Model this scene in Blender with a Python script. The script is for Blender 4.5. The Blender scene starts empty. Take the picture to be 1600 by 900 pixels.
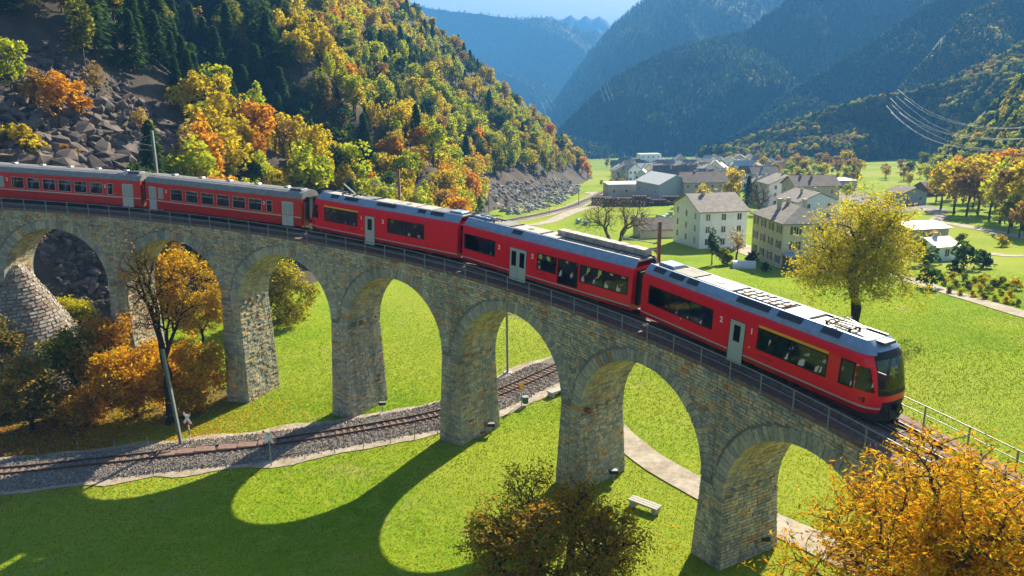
import bpy, math, random, time
import numpy as np
from mathutils import Vector, Matrix
T0 = time.time()
scene = bpy.context.scene
COL = scene.collection
random.seed(7)
rng = np.random.default_rng(7)
rad = math.radians

# ------------------------------------------------------------------ camera
CAM_H = 26.0
PITCH, ROLL, FPX = 13.9, -0.68, 1205.0            # focal length in pixels of a 1600 px wide frame
cam_data = bpy.data.cameras.new("camera")
cam = bpy.data.objects.new("camera", cam_data)
COL.objects.link(cam)
cam_data.sensor_width = 36.0
cam_data.lens = FPX / 1600.0 * 36.0
cam_data.clip_start = 0.3
cam_data.clip_end = 40000.0
pr, rr = rad(PITCH), rad(ROLL)
FW = np.array([0, math.cos(pr), -math.sin(pr)])
RX = np.array([1.0, 0, 0])
UP = np.cross(RX, FW)
R2 = RX * math.cos(rr) + UP * math.sin(rr)
U2 = -RX * math.sin(rr) + UP * math.cos(rr)
m = Matrix([[R2[0], U2[0], -FW[0], 0], [R2[1], U2[1], -FW[1], 0], [R2[2], U2[2], -FW[2], CAM_H], [0, 0, 0, 1]])
cam.matrix_world = m
scene.camera = cam

# ------------------------------------------------------------------ sky, sun, exposure
SUN_AZ, SUN_EL = 31.0, 33.0                       # azimuth clockwise from +Y
world = bpy.data.worlds.new("World")
scene.world = world
world.use_nodes = True
wn = world.node_tree
wn.nodes.clear()
sky = wn.nodes.new("ShaderNodeTexSky")
sky.sky_type = 'NISHITA'
sky.sun_disc = False
sky.sun_elevation = rad(SUN_EL)
sky.sun_rotation = rad(SUN_AZ)
sky.altitude = 700
sky.air_density = 1.2
sky.dust_density = 2.2
sky.ozone_density = 1.5
bg = wn.nodes.new("ShaderNodeBackground")
bg.inputs[1].default_value = 0.05
wo = wn.nodes.new("ShaderNodeOutputWorld")
wn.links.new(sky.outputs[0], bg.inputs[0])
wn.links.new(bg.outputs[0], wo.inputs[0])
sl = bpy.data.lights.new("sun", 'SUN')
sl.energy = 5.0
sl.angle = rad(0.5)
sl.color = (1.0, 0.89, 0.68)
sun = bpy.data.objects.new("sun", sl)
COL.objects.link(sun)
sdir = Vector((math.sin(rad(SUN_AZ)) * math.cos(rad(SUN_EL)), math.cos(rad(SUN_AZ)) * math.cos(rad(SUN_EL)), math.sin(rad(SUN_EL))))
sun.rotation_euler = sdir.to_track_quat('Z', 'Y').to_euler()
sun.location = (60, 120, 160)
vs = scene.view_settings
vs.view_transform = 'Standard'
vs.look = 'None'
vs.exposure = 1.66
vs.gamma = 1.0
scene.cycles.use_denoising = True
scene.cycles.max_bounces = 6
scene.cycles.diffuse_bounces = 3
scene.cycles.glossy_bounces = 3
scene.cycles.transmission_bounces = 4
scene.cycles.transparent_max_bounces = 8
scene.cycles.volume_bounces = 0
scene.cycles.caustics_reflective = False
scene.cycles.caustics_refractive = False
scene.cycles.use_adaptive_sampling = True
scene.cycles.adaptive_threshold = 0.02

# ------------------------------------------------------------------ geometry of the place
CX, CY, RAD = -46.83, 1.80, 70.09                 # centre and radius of the viaduct's curve
PHI0, GR, ZR0 = 0.3253, 0.0685, 15.72             # first pier angle, grade, rail height there
DP = 11.966                                       # pier spacing on the centre line
RI, RO = RAD - 1.98, RAD + 1.98

def V3(r, s, z):
    ph = PHI0 + s / RAD
    return (CX + r * math.sin(ph), CY + r * math.cos(ph), z)

def V3n(r, s, z):
    ph = PHI0 + np.asarray(s) / RAD
    return np.stack(np.broadcast_arrays(CX + r * np.sin(ph), CY + r * np.cos(ph), z), -1)

def zrail(s):
    return ZR0 - GR * s

def ray(px, py):
    v = FW * FPX + R2 * (px - 800) - U2 * (py - 450)
    return v / np.linalg.norm(v)

def atD(px, py, D):                               # point seen at photo pixel at depth D along the view
    v = ray(px, py)
    return np.array([0, 0, CAM_H]) + v * (D / v[1])

def project(P):
    q = np.asarray(P, float) - np.array([0, 0, CAM_H])
    z = q @ FW
    return 800 + FPX * (q @ R2) / z, 450 - FPX * (q @ U2) / z, z

# value noise, vectorised
_perm = np.random.default_rng(3).random((256, 256))
def vnoise(x, y):
    x = np.asarray(x, float); y = np.asarray(y, float)
    xi = np.floor(x).astype(int); yi = np.floor(y).astype(int)
    fx = x - xi; fy = y - yi
    fx = fx * fx * (3 - 2 * fx); fy = fy * fy * (3 - 2 * fy)
    a = _perm[xi % 256, yi % 256]; b = _perm[(xi + 1) % 256, yi % 256]
    c = _perm[xi % 256, (yi + 1) % 256]; d = _perm[(xi + 1) % 256, (yi + 1) % 256]
    return (a * (1 - fx) + b * fx) * (1 - fy) + (c * (1 - fx) + d * fx) * fy - 0.5

def fbm(x, y, o=4):
    r = 0; a = 1.0
    for k in range(o):
        r = r + a * vnoise(x * 2 ** k + 17 * k, y * 2 ** k + 31 * k)
        a *= 0.5
    return r

def valley(x, y):
    x = np.asarray(x, float); y = np.asarray(y, float)
    z = 0.3 + 0.045 * np.clip(x, -45, 30) * np.clip((200 - y) / 120, 0, 1)
    t = np.maximum(y - 72, 0)
    fall = np.where(t < 20, t * t / 40.0, t - 10) * 0.062
    fall = np.where(y > 900, (900 - 82) * 0.062 + (y - 900) * 0.03, fall)
    z = z - fall
    z = z + 0.5 * vnoise(x / 24, y / 24) * np.clip((y - 70) / 40, 0, 1)
    z = z + 0.10 * vnoise(x / 5 + 9, y / 5)
    z = z + 1.6 * np.clip((x - 60) / 40, 0, 1) ** 2 * (x - 60) / 60 * np.clip((y - 40) / 60, 0, 1)
    # bank rising to the hillside behind the left arches
    z = z + np.clip((-20 - x) / 25, 0, 1) * np.clip((y - 74) / 22, 0, 1) * 3.0
    return z

def ground_hit(px, py, fn=valley):
    v = ray(px, py)
    lo, hi = 5.0, 3000.0
    o = np.array([0, 0, CAM_H])
    t = 5.0
    while t < 3000:
        p = o + v * t
        if p[2] < float(fn(p[0], p[1])):
            lo, hi = t / 1.03, t
            break
        t *= 1.03
    for _ in range(25):
        mid = (lo + hi) / 2
        p = o + v * mid
        if p[2] < float(fn(p[0], p[1])): hi = mid
        else: lo = mid
    return o + v * hi

_ty = np.array([-60, 40, 60, 72, 82, 95, 110, 130, 170, 230, 300, 400, 480, 540, 580, 700, 1000, 3000])
_tx = np.array([-75, -66, -60, -53, -50, -42, -34, -24, -14, -6, 8, 33, 50, 55, 40, -60, -400, -2500])
GUL = None
def hill(x, y):
    x = np.asarray(x, float); y = np.asarray(y, float)
    xt = np.interp(y, _ty, _tx)
    w = np.clip((y - 110) / 120, 0, 1)
    t = xt - x + 10 * fbm(x / 60, y / 60, 3) * w + 4 * fbm(x / 22, y / 22, 3)
    sl = np.interp(y, [60, 110, 200, 500], [0.70, 0.78, 0.86, 0.92])
    z = np.where(t > 0, sl * t * (1 - 0.12 * np.clip(t / 200, 0, 1)), t * 0.9)
    # gullies and rock steps
    z = z + np.clip(t / 30, 0, 1) * (7 * fbm((x + 0.6 * y) / 38, (y - .5 * x) / 90, 4) + 1.2 * fbm(x / 6, y / 6, 3))
    z = np.minimum(z, 330)
    z = z + np.minimum(valley(xt, y), valley(x, y) + 3)
    if GUL is not None:                            # a deep gully runs down the slope
        d2 = np.full(np.shape(z), 1e9)
        for a, b in zip(GUL[:-1], GUL[1:]):
            ab = b - a; t_ = np.clip(((x - a[0]) * ab[0] + (y - a[1]) * ab[1]) / (ab @ ab), 0, 1)
            d2 = np.minimum(d2, (x - a[0] - t_ * ab[0]) ** 2 + (y - a[1] - t_ * ab[1]) ** 2)
        z = z - 13 * np.exp(-d2 / 13.0 ** 2) + 7 * np.exp(-(np.sqrt(d2) - 30) ** 2 / 12.0 ** 2) * (t > 8)
    return z
GUL = None
_g = [ground_hit(*q, fn=hill)[:2] for q in ((255, -40), (290, 40), (330, 110), (420, 175), (510, 235))]
GUL = np.array(_g)

# ------------------------------------------------------------------ mesh helpers
def link(name, me, parent=None):
    o = bpy.data.objects.new(name, me)
    COL.objects.link(o)
    if parent is not None:
        o.parent = parent
    return o

def tag(o, label=None, cat=None, group=None, kind=None):
    if label: o["label"] = label
    if cat: o["category"] = cat
    if group: o["group"] = group
    if kind: o["kind"] = kind
    return o

def empty(name, loc=(0, 0, 0), label=None, cat=None, group=None):
    o = bpy.data.objects.new(name, None)
    COL.objects.link(o)
    o.location = loc
    o.empty_display_size = 0.3
    return tag(o, label, cat, group)

def as_mesh(name, V, F, mats, rnd=None, mi=None, smooth=False):
    V = np.asarray(V, np.float32).reshape(-1, 3)
    me = bpy.data.meshes.new(name)
    if isinstance(F, np.ndarray):
        k = F.shape[1]; n = len(F)
        me.vertices.add(len(V)); me.vertices.foreach_set("co", V.ravel())
        me.loops.add(n * k); me.loops.foreach_set("vertex_index", F.astype(np.int32).ravel())
        me.polygons.add(n); me.polygons.foreach_set("loop_start", np.arange(0, n * k, k, dtype=np.int32))
        me.update(calc_edges=True)
    else:
        me.from_pydata(V.tolist(), [], F)
    for mt in (mats if isinstance(mats, (list, tuple)) else [mats]):
        me.materials.append(mt)
    if mi is not None:
        me.polygons.foreach_set("material_index", np.asarray(mi, np.int32))
    me.polygons.foreach_set("use_smooth", np.full(len(me.polygons), smooth, bool))
    if rnd is not None:
        a = me.attributes.new("rnd", 'FLOAT', 'POINT')
        a.data.foreach_set("value", np.asarray(rnd, np.float32))
    me.update()
    return me

def obj(name, V, F, mats, parent=None, **kw):
    return link(name, as_mesh(name, V, F, mats, **kw), parent)

class MB:
    """collects simple solids, links them as one mesh object"""
    def __init__(s):
        s.v = []; s.f = []; s.m = []; s.r = []
    def raw(s, V, F, m=0, r=None):
        b = len(s.v)
        s.v += [tuple(map(float, p)) for p in V]
        s.f += [tuple(i + b for i in q) for q in F]
        s.m += [m] * len(F)
        s.r += [random.random() if r is None else r] * len(V)
        return s
    def box(s, x0, x1, y0, y1, z0, z1, m=0, r=None):
        V = [(x0, y0, z0), (x1, y0, z0), (x1, y1, z0), (x0, y1, z0), (x0, y0, z1), (x1, y0, z1), (x1, y1, z1), (x0, y1, z1)]
        return s.raw(V, [(0, 3, 2, 1), (4, 5, 6, 7), (0, 1, 5, 4), (1, 2, 6, 5), (2, 3, 7, 6), (3, 0, 4, 7)], m, r)
    def bevbox(s, x0, x1, y0, y1, z0, z1, b, m=0, r=None):
        # box whose top edges are chamfered
        V = [(x0, y0, z0), (x1, y0, z0), (x1, y1, z0), (x0, y1, z0), (x0, y0, z1 - b), (x1, y0, z1 - b), (x1, y1, z1 - b), (x0, y1, z1 - b),
             (x0 + b, y0 + b, z1), (x1 - b, y0 + b, z1), (x1 - b, y1 - b, z1), (x0 + b, y1 - b, z1)]
        return s.raw(V, [(0, 3, 2, 1), (8, 9, 10, 11), (0, 1, 5, 4), (1, 2, 6, 5), (2, 3, 7, 6), (3, 0, 4, 7),
                         (4, 5, 9, 8), (5, 6, 10, 9), (6, 7, 11, 10), (7, 4, 8, 11)], m, r)
    def tube(s, pts, r0, n=6, r1=None, m=0, cap=True):
        pts = [Vector(p) for p in pts]
        N = len(pts); r1 = r0 if r1 is None else r1
        V = []; F = []
        for i, p in enumerate(pts):
            d = (pts[min(i + 1, N - 1)] - pts[max(i - 1, 0)]).normalized()
            a = d.cross(Vector((0, 0, 1)))
            if a.length < 1e-3: a = Vector((1, 0, 0))
            a.normalize(); b = d.cross(a)
            rr_ = r0 + (r1 - r0) * i / max(N - 1, 1)
            for j in range(n):
                t = 2 * math.pi * j / n
                V.append(p + a * math.cos(t) * rr_ + b * math.sin(t) * rr_)
        for i in range(N - 1):
            for j in range(n):
                F.append((i * n + j, i * n + (j + 1) % n, (i + 1) * n + (j + 1) % n, (i + 1) * n + j))
        if cap:
            F.append(tuple(range(n))[::-1]); F.append(tuple(range((N - 1) * n, N * n)))
        return s.raw(V, F, m)
    def cyl(s, c, ax, r, h, n=16, m=0):
        c = Vector(c); ax = Vector(ax).normalized()
        return s.tube([c - ax * h / 2, c + ax * h / 2], r, n, m=m)
    def prism(s, poly, a, b, axis=0, m=0):
        # poly in the two other axes, extruded from a to b along axis
        n = len(poly); V = []
        for t in (a, b):
            for p in poly:
                q = [p[0], p[1]]; q.insert(axis, t); V.append(tuple(q))
        F = [tuple(range(n))[::-1], tuple(range(n, 2 * n))] + [(i, (i + 1) % n, n + (i + 1) % n, n + i) for i in range(n)]
        return s.raw(V, F, m)
    def build(s, name, mats, parent=None, smooth=False):
        return link(name, as_mesh(name, s.v, s.f, mats, rnd=s.r, mi=s.m, smooth=smooth), parent)

def spline(pts, step):
    pts = np.asarray(pts, float)
    P = np.vstack([2 * pts[0] - pts[1], pts, 2 * pts[-1] - pts[-2]])
    out = []
    for i in range(1, len(P) - 2):
        n = max(2, int(np.linalg.norm(P[i + 1] - P[i]) / step))
        t = np.linspace(0, 1, n, endpoint=False)[:, None]
        a, b, c, d = P[i - 1], P[i], P[i + 1], P[i + 2]
        out.append(0.5 * ((2 * b) + (-a + c) * t + (2 * a - 5 * b + 4 * c - d) * t ** 2 + (-a + 3 * b - 3 * c + d) * t ** 3))
    out.append(P[-2][None])
    return np.vstack(out)

# ------------------------------------------------------------------ materials
def mat(name, col=(0.5, 0.5, 0.5), rough=0.8, metal=0.0, var=0.0, scale=3.0, bump=0.0, bscale=20.0, col2=None, rndmix=None, coat=0.0, spec=0.3, coords='Object', detail=4, streak=0.0):
    """principled surface; col2 + noise at `scale` breaks up the colour, rndmix = list of colours picked by the rnd attribute"""
    mt = bpy.data.materials.new(name)
    mt.use_nodes = True
    nt = mt.node_tree; N = nt.nodes; L = nt.links
    b = N["Principled BSDF"]
    b.inputs["Roughness"].default_value = rough
    b.inputs["Metallic"].default_value = metal
    b.inputs["Specular IOR Level"].default_value = spec
    if coat: b.inputs["Coat Weight"].default_value = coat; b.inputs["Coat Roughness"].default_value = 0.08
    tc = N.new("ShaderNodeTexCoord")
    cur = None
    if rndmix:
        at = N.new("ShaderNodeAttribute"); at.attribute_name = "rnd"
        cr = N.new("ShaderNodeValToRGB"); cr.color_ramp.interpolation = 'CONSTANT' if len(rndmix) > 2 else 'LINEAR'
        e = cr.color_ramp.elements
        while len(e) < len(rndmix): e.new(0.5)
        pos = 0.0; tot = sum(w for w, c in rndmix)
        for i, (w, c) in enumerate(rndmix):
            e[i].position = pos if len(rndmix) > 2 else float(i); e[i].color = (*c, 1); pos += w / tot
        L.new(at.outputs["Fac"], cr.inputs[0])
        cur = cr.outputs[0]
    else:
        rgb = N.new("ShaderNodeRGB"); rgb.outputs[0].default_value = (*col, 1); cur = rgb.outputs[0]
    if col2 is not None or var:
        nz = N.new("ShaderNodeTexNoise"); nz.inputs["Scale"].default_value = scale; nz.inputs["Detail"].default_value = detail
        L.new(tc.outputs[coords], nz.inputs["Vector"])
        if col2 is not None:
            rm = N.new("ShaderNodeValToRGB"); rm.color_ramp.elements[0].position = 0.38; rm.color_ramp.elements[1].position = 0.62
            L.new(nz.outputs["Fac"], rm.inputs[0])
            mx = N.new("ShaderNodeMix"); mx.data_type = 'RGBA'
            L.new(rm.outputs[0], mx.inputs["Factor"]); L.new(cur, mx.inputs["A"]); mx.inputs["B"].default_value = (*col2, 1)
            cur = mx.outputs["Result"]
        if var:
            n2 = N.new("ShaderNodeTexNoise"); n2.inputs["Scale"].default_value = scale * 3.7; n2.inputs["Detail"].default_value = 5
            L.new(tc.outputs[coords], n2.inputs["Vector"])
            mr = N.new("ShaderNodeMapRange"); mr.inputs[1].default_value = 0.3; mr.inputs[2].default_value = 0.7
            mr.inputs[3].default_value = 1 - var; mr.inputs[4].default_value = 1 + var
            L.new(n2.outputs["Fac"], mr.inputs[0])
            hs = N.new("ShaderNodeHueSaturation"); L.new(cur, hs.inputs["Color"]); L.new(mr.outputs[0], hs.inputs["Value"])
            cur = hs.outputs[0]
    if streak:                                    # rain streaks, damp and soot run down the face
        ge = N.new("ShaderNodeNewGeometry"); mp = N.new("ShaderNodeMapping"); mp.inputs["Scale"].default_value = (0.9, 0.9, 0.13)
        L.new(ge.outputs["Position"], mp.inputs[0])
        n3 = N.new("ShaderNodeTexNoise"); n3.inputs["Scale"].default_value = 1.0; n3.inputs["Detail"].default_value = 6; n3.inputs["Roughness"].default_value = .65
        L.new(mp.outputs[0], n3.inputs["Vector"])
        m3 = N.new("ShaderNodeMapRange"); m3.inputs[1].default_value = .38; m3.inputs[2].default_value = .66; m3.inputs[3].default_value = 1.12; m3.inputs[4].default_value = 1 - streak
        L.new(n3.outputs["Fac"], m3.inputs[0])
        h3 = N.new("ShaderNodeHueSaturation"); L.new(cur, h3.inputs["Color"]); L.new(m3.outputs[0], h3.inputs["Value"]); cur = h3.outputs[0]
    L.new(cur, b.inputs["Base Color"])
    if bump:
        nb = N.new("ShaderNodeTexNoise"); nb.inputs["Scale"].default_value = bscale; nb.inputs["Detail"].default_value = 6
        L.new(tc.outputs[coords], nb.inputs["Vector"])
        bp = N.new("ShaderNodeBump"); bp.inputs["Strength"].default_value = bump; bp.inputs["Distance"].default_value = 0.05
        L.new(nb.outputs["Fac"], bp.inputs["Height"]); L.new(bp.outputs[0], b.inputs["Normal"])
    return mt

def leafmat(name, cols, trans=0.54, objvar=0.25):
    """leaf: colour runs along `cols` by the rnd attribute and shifts a little from one plant to the next; half of the light passes through"""
    mt = bpy.data.materials.new(name)
    mt.use_nodes = True
    nt = mt.node_tree; N = nt.nodes; L = nt.links
    N.clear()
    at = N.new("ShaderNodeAttribute"); at.attribute_name = "rnd"
    oi = N.new("ShaderNodeObjectInfo")
    ad = N.new("ShaderNodeMath"); ad.operation = 'MULTIPLY_ADD'
    L.new(oi.outputs["Random"], ad.inputs[0]); ad.inputs[1].default_value = objvar; 
    ad2 = N.new("ShaderNodeMath"); ad2.operation = 'MULTIPLY'; L.new(at.outputs["Fac"], ad2.inputs[0]); ad2.inputs[1].default_value = 1 - objvar
    L.new(ad2.outputs[0], ad.inputs[2])
    cr = N.new("ShaderNodeValToRGB")
    e = cr.color_ramp.elements
    while len(e) < len(cols): e.new(0.5)
    for i, c in enumerate(cols):
        e[i].position = i / (len(cols) - 1); e[i].color = (*c, 1)
    L.new(ad.outputs[0], cr.inputs[0])
    d = N.new("ShaderNodeBsdfDiffuse"); t = N.new("ShaderNodeBsdfTranslucent")
    L.new(cr.outputs[0], d.inputs[0]); L.new(cr.outputs[0], t.inputs[0])
    mx = N.new("ShaderNodeMixShader"); mx.inputs[0].default_value = trans
    L.new(d.outputs[0], mx.inputs[1]); L.new(t.outputs[0], mx.inputs[2])
    out = N.new("ShaderNodeOutputMaterial"); L.new(mx.outputs[0], out.inputs[0])
    return mt

def glassmat(name, tint=(0.35, 0.38, 0.4), refl=0.25):
    mt = bpy.data.materials.new(name)
    mt.use_nodes = True
    nt = mt.node_tree; N = nt.nodes; L = nt.links
    N.clear()
    tr = N.new("ShaderNodeBsdfTransparent"); tr.inputs[0].default_value = (*tint, 1)
    gl = N.new("ShaderNodeBsdfGlossy"); gl.inputs["Roughness"].default_value = 0.03; gl.inputs[0].default_value = (0.9, 0.95, 1, 1)
    lw = N.new("ShaderNodeLayerWeight"); lw.inputs[0].default_value = refl
    mx = N.new("ShaderNodeMixShader")
    L.new(lw.outputs["Fresnel"], mx.inputs[0]); L.new(tr.outputs[0], mx.inputs[1]); L.new(gl.outputs[0], mx.inputs[2])
    out = N.new("ShaderNodeOutputMaterial"); L.new(mx.outputs[0], out.inputs[0])
    return mt

BLUES = [(20, (0.421, 0.386, 0.281)), (16, (0.342, 0.336, 0.270)), (15, (0.492, 0.437, 0.299)), (13, (0.571, 0.465, 0.287)), (8, (0.277, 0.279, 0.239)), (9, (0.571, 0.380, 0.179)), (6, (0.476, 0.243, 0.102)), (3, (0.270, 0.108, 0.048))]
M = {}
M['stone'] = mat('dressed_stone', streak=.34, rndmix=BLUES, rough=0.9, var=0.28, scale=1.6, bump=0.6, bscale=9)
M['voussoir'] = mat('arch_stone', streak=.35, rndmix=[(20, (0.381, 0.365, 0.293)), (20, (0.301, 0.308, 0.263)), (14, (0.444, 0.407, 0.299)), (3, (0.476, 0.272, 0.120)), (4, (0.523, 0.443, 0.287))], rough=0.9, var=0.22, scale=1.6, bump=0.5, bscale=9)
M['mortar'] = mat('mortar', (0.20, 0.19, 0.165), rough=1, var=0.2, scale=2, bump=0.3)
M['palestone'] = mat('pale_stone', streak=.3, rndmix=[(5, (0.30, 0.26, 0.22)), (5, (0.24, 0.20, 0.17)), (4, (0.35, 0.31, 0.27)), (3, (0.25, 0.165, 0.12))], rough=0.95, var=0.2, scale=1.5, bump=0.5, bscale=8)
M['walk'] = mat('walkway_panel', (0.20, 0.13, 0.105), rough=0.85, var=0.25, scale=1.2, bump=0.2)
M['ballast'] = mat('ballast', (0.20, 0.17, 0.145), rough=1, col2=(0.14, 0.12, 0.105), scale=4, var=0.35, bump=1.0, bscale=14)
M['bstone'] = mat('ballast_stone', rndmix=[(4, (0.30, 0.27, 0.24)), (3, (0.18, 0.16, 0.145)), (3, (0.40, 0.37, 0.33)), (2, (0.27, 0.19, 0.13))], rough=1)
M['rail'] = mat('rail_steel', (0.10, 0.065, 0.05), rough=0.75, metal=0.2)
M['railtop'] = mat('rail_head', (0.30, 0.28, 0.26), rough=0.7, metal=0.4)
M['sleeper'] = mat('steel_sleeper', (0.20, 0.115, 0.075), rough=0.85, var=0.35, scale=3)
M['steel'] = mat('grey_steel', (0.27, 0.30, 0.32), rough=0.45, metal=0.4, var=0.12)
M['rust'] = mat('rusty_mast', (0.28, 0.15, 0.12), rough=0.7, metal=0.2, var=0.2, scale=1, col2=(0.30, 0.24, 0.22))
M['concrete'] = mat('concrete', (0.42, 0.40, 0.36), rough=0.9, var=0.15, bump=0.3)
M['dark'] = mat('dark_metal', (0.03, 0.03, 0.035), rough=0.6, metal=0.3, var=0.2)
M['black'] = mat('black_rubber', (0.012, 0.012, 0.014), rough=0.5)
M['red'] = mat('red_paint', (0.80, 0.008, 0.026), rough=0.28, coat=0.25, spec=0.3, var=0.06, scale=0.6)
M['maroon'] = mat('dark_red_paint', (0.40, 0.006, 0.018), rough=0.35, coat=0.3, var=0.12, scale=1.0)
M['ored'] = mat('old_red_paint', (0.55, 0.028, 0.018), rough=0.42, coat=0.15, var=0.14, scale=0.8)
M['omaroon'] = mat('old_dark_red_paint', (0.40, 0.016, 0.014), rough=0.45, var=0.18, scale=0.9)
M['silver'] = mat('silver_stripe', (0.42, 0.44, 0.46), rough=0.4, metal=0.3)
M['door'] = mat('grey_door_paint', (0.40, 0.45, 0.47), rough=0.4, metal=0.1, var=0.08)
M['yellow'] = mat('yellow_band', (0.80, 0.42, 0.02), rough=0.4)
M['roofgrey'] = mat('roof_panel', (0.25, 0.34, 0.46), rough=0.42, metal=0.25, var=0.12, scale=0.8)  # extra blue in this colour paints in the sky's reflection
M['rooftop'] = mat('roof_plate', (0.46, 0.42, 0.36), rough=0.6, var=0.2, scale=1.2, col2=(0.36, 0.32, 0.28))
M['grille'] = mat('roof_grille', (0.07, 0.08, 0.095), rough=0.6, metal=0.3)
M['oldroof'] = mat('ribbed_roof', (0.24, 0.235, 0.23), rough=0.6, metal=0.1, var=0.18, scale=0.7)
M['seat'] = mat('seat_fabric', (0.06, 0.10, 0.22), rough=0.9)
M['inside'] = mat('interior_panel', (0.22, 0.22, 0.21), rough=0.8)
M['glass'] = glassmat('train_glass', (0.68, 0.72, 0.74), 0.25)
M['shield'] = glassmat('windscreen_glass', (0.45, 0.5, 0.55), 0.35)
M['frost'] = mat('frosted_glass', (0.30, 0.34, 0.36), rough=0.3, spec=0.6)
M['white'] = mat('white_mark', (0.75, 0.75, 0.75), rough=0.6)
M['signred'] = mat('sign_red', (0.5, 0.03, 0.02), rough=0.5)
# ------------------------------------------------------------------ ground
def axis(lo, hi, near_lo, near_hi, fine, growth):
    a = list(np.arange(near_lo, near_hi, fine))
    st = fine; x = near_hi
    while x < hi: a.append(x); st *= growth; x += st
    a.append(hi)
    st = fine; x = near_lo - fine; b = []
    while x > lo: b.append(x); st *= growth; x -= st
    b.append(lo)
    return np.array(b[::-1] + a)

def grid_mesh(name, X, Y, Z, mats, **kw):
    nx, ny = X.shape
    V = np.stack([X, Y, Z], -1).reshape(-1, 3)
    i = np.arange(nx - 1)[:, None] * ny + np.arange(ny - 1)[None]
    F = np.stack([i, i + ny, i + ny + 1, i + 1], -1).reshape(-1, 4)
    return V, F

def grassmat():
    mt = bpy.data.materials.new('meadow_grass')
    mt.use_nodes = True
    nt = mt.node_tree; N = nt.nodes; L = nt.links
    b = N["Principled BSDF"]; b.inputs["Roughness"].default_value = 1.0; b.inputs["Specular IOR Level"].default_value = 0.05
    g = N.new("ShaderNodeNewGeometry")
    def nz(sc, det=4, rough=0.55):
        n = N.new("ShaderNodeTexNoise"); n.inputs["Scale"].default_value = sc; n.inputs["Detail"].default_value = det; n.inputs["Roughness"].default_value = rough
        L.new(g.outputs["Position"], n.inputs["Vector"]); return n.outputs["Fac"]
    def ramp(f, a, bb):
        r = N.new("ShaderNodeMapRange"); r.inputs[1].default_value = a; r.inputs[2].default_value = bb; L.new(f, r.inputs[0]); return r.outputs[0]
    def mix(f, a, bcol):
        x = N.new("ShaderNodeMix"); x.data_type = 'RGBA'; L.new(f, x.inputs["Factor"])
        if isinstance(a, tuple): x.inputs["A"].default_value = (*a, 1)
        else: L.new(a, x.inputs["A"])
        x.inputs["B"].default_value = (*bcol, 1); return x.outputs["Result"]
    c = mix(ramp(nz(0.07), .38, .62), (0.13, 0.235, 0.007), (0.24, 0.30, 0.010))
    c = mix(ramp(nz(0.9, 5, .7), .45, .75), c, (0.30, 0.34, 0.03))
    c = mix(ramp(nz(2.4, 6, .75), .52, .66), c, (0.10, 0.22, 0.010))
    c = mix(ramp(nz(6.0, 3, .7), .48, .72), c, (0.12, 0.25, 0.006))
    c = mix(ramp(nz(0.22, 6, .75),   .57, .70), c, (0.30, 0.27, 0.09))
    c = mix(ramp(nz(0.018, 3, .5), .42, .60), c, (0.27, 0.31, 0.035))
    # leaf litter under the trees at the left piers, bare earth near the pier feet
    for (cx_, cy_, rad_, colr) in ((-44, 61, 15, (0.13, 0.075, 0.035)), (-30, 66, 6, (0.16, 0.12, 0.05)), (-2, 100, 9, (0.20, 0.12, 0.05))):
        vm = N.new("ShaderNodeVectorMath"); vm.operation = 'DISTANCE'; L.new(g.outputs["Position"], vm.inputs[0]); vm.inputs[1].default_value = (cx_, cy_, 0)
        ad = N.new("ShaderNodeMath"); ad.operation = 'MULTIPLY_ADD'; L.new(nz(0.35, 6, .7), ad.inputs[0]); ad.inputs[1].default_value = rad_ * 2.2; L.new(vm.outputs["Value"], ad.inputs[2])
        mr_ = N.new("ShaderNodeMapRange"); mr_.inputs[1].default_value = rad_ * 2.0; mr_.inputs[2].default_value = rad_ * 1.55; L.new(ad.outputs[0], mr_.inputs[0])
        c = mix(mr_.outputs[0], c, colr)
    L.new(c, b.inputs["Base Color"])
    bp = N.new("ShaderNodeBump"); bp.inputs["Strength"].default_value = 0.55; bp.inputs["Distance"].default_value = 0.10
    b1 = nz(9.0, 4, .6); b2 = nz(1.3, 5, .7); ba = N.new('ShaderNodeMath'); ba.operation = 'MULTIPLY_ADD'; L.new(b2, ba.inputs[0]); ba.inputs[1].default_value = 2.5; L.new(b1, ba.inputs[2]); L.new(ba.outputs[0], bp.inputs["Height"]); L.new(bp.outputs[0], b.inputs["Normal"])
    return mt
M['grass'] = grassmat()
M['soil'] = mat('forest_floor', (0.055, 0.042, 0.028), rough=1, col2=(0.075, 0.06, 0.045), scale=0.08, var=0.35, bump=1.0, bscale=1.2)
M['rock'] = mat('hill_rock', (0.105, 0.085, 0.078), rough=0.95, col2=(0.065, 0.05, 0.045), scale=0.25, var=0.35, bump=0.8, bscale=2.5)
M['boulder'] = mat('boulder_stone', (0.145, 0.113, 0.098), rough=0.9, col2=(0.08, 0.062, 0.055), scale=0.8, var=0.3, bump=0.8, bscale=5)
M['path'] = mat('gravel_path', (0.40, 0.35, 0.28), rough=1, col2=(0.30, 0.25, 0.19), scale=0.6, var=0.2, bump=0.5, bscale=10)
M['asphalt'] = mat('road_asphalt', (0.16, 0.155, 0.15), rough=0.95, var=0.2, scale=0.5)

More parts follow.
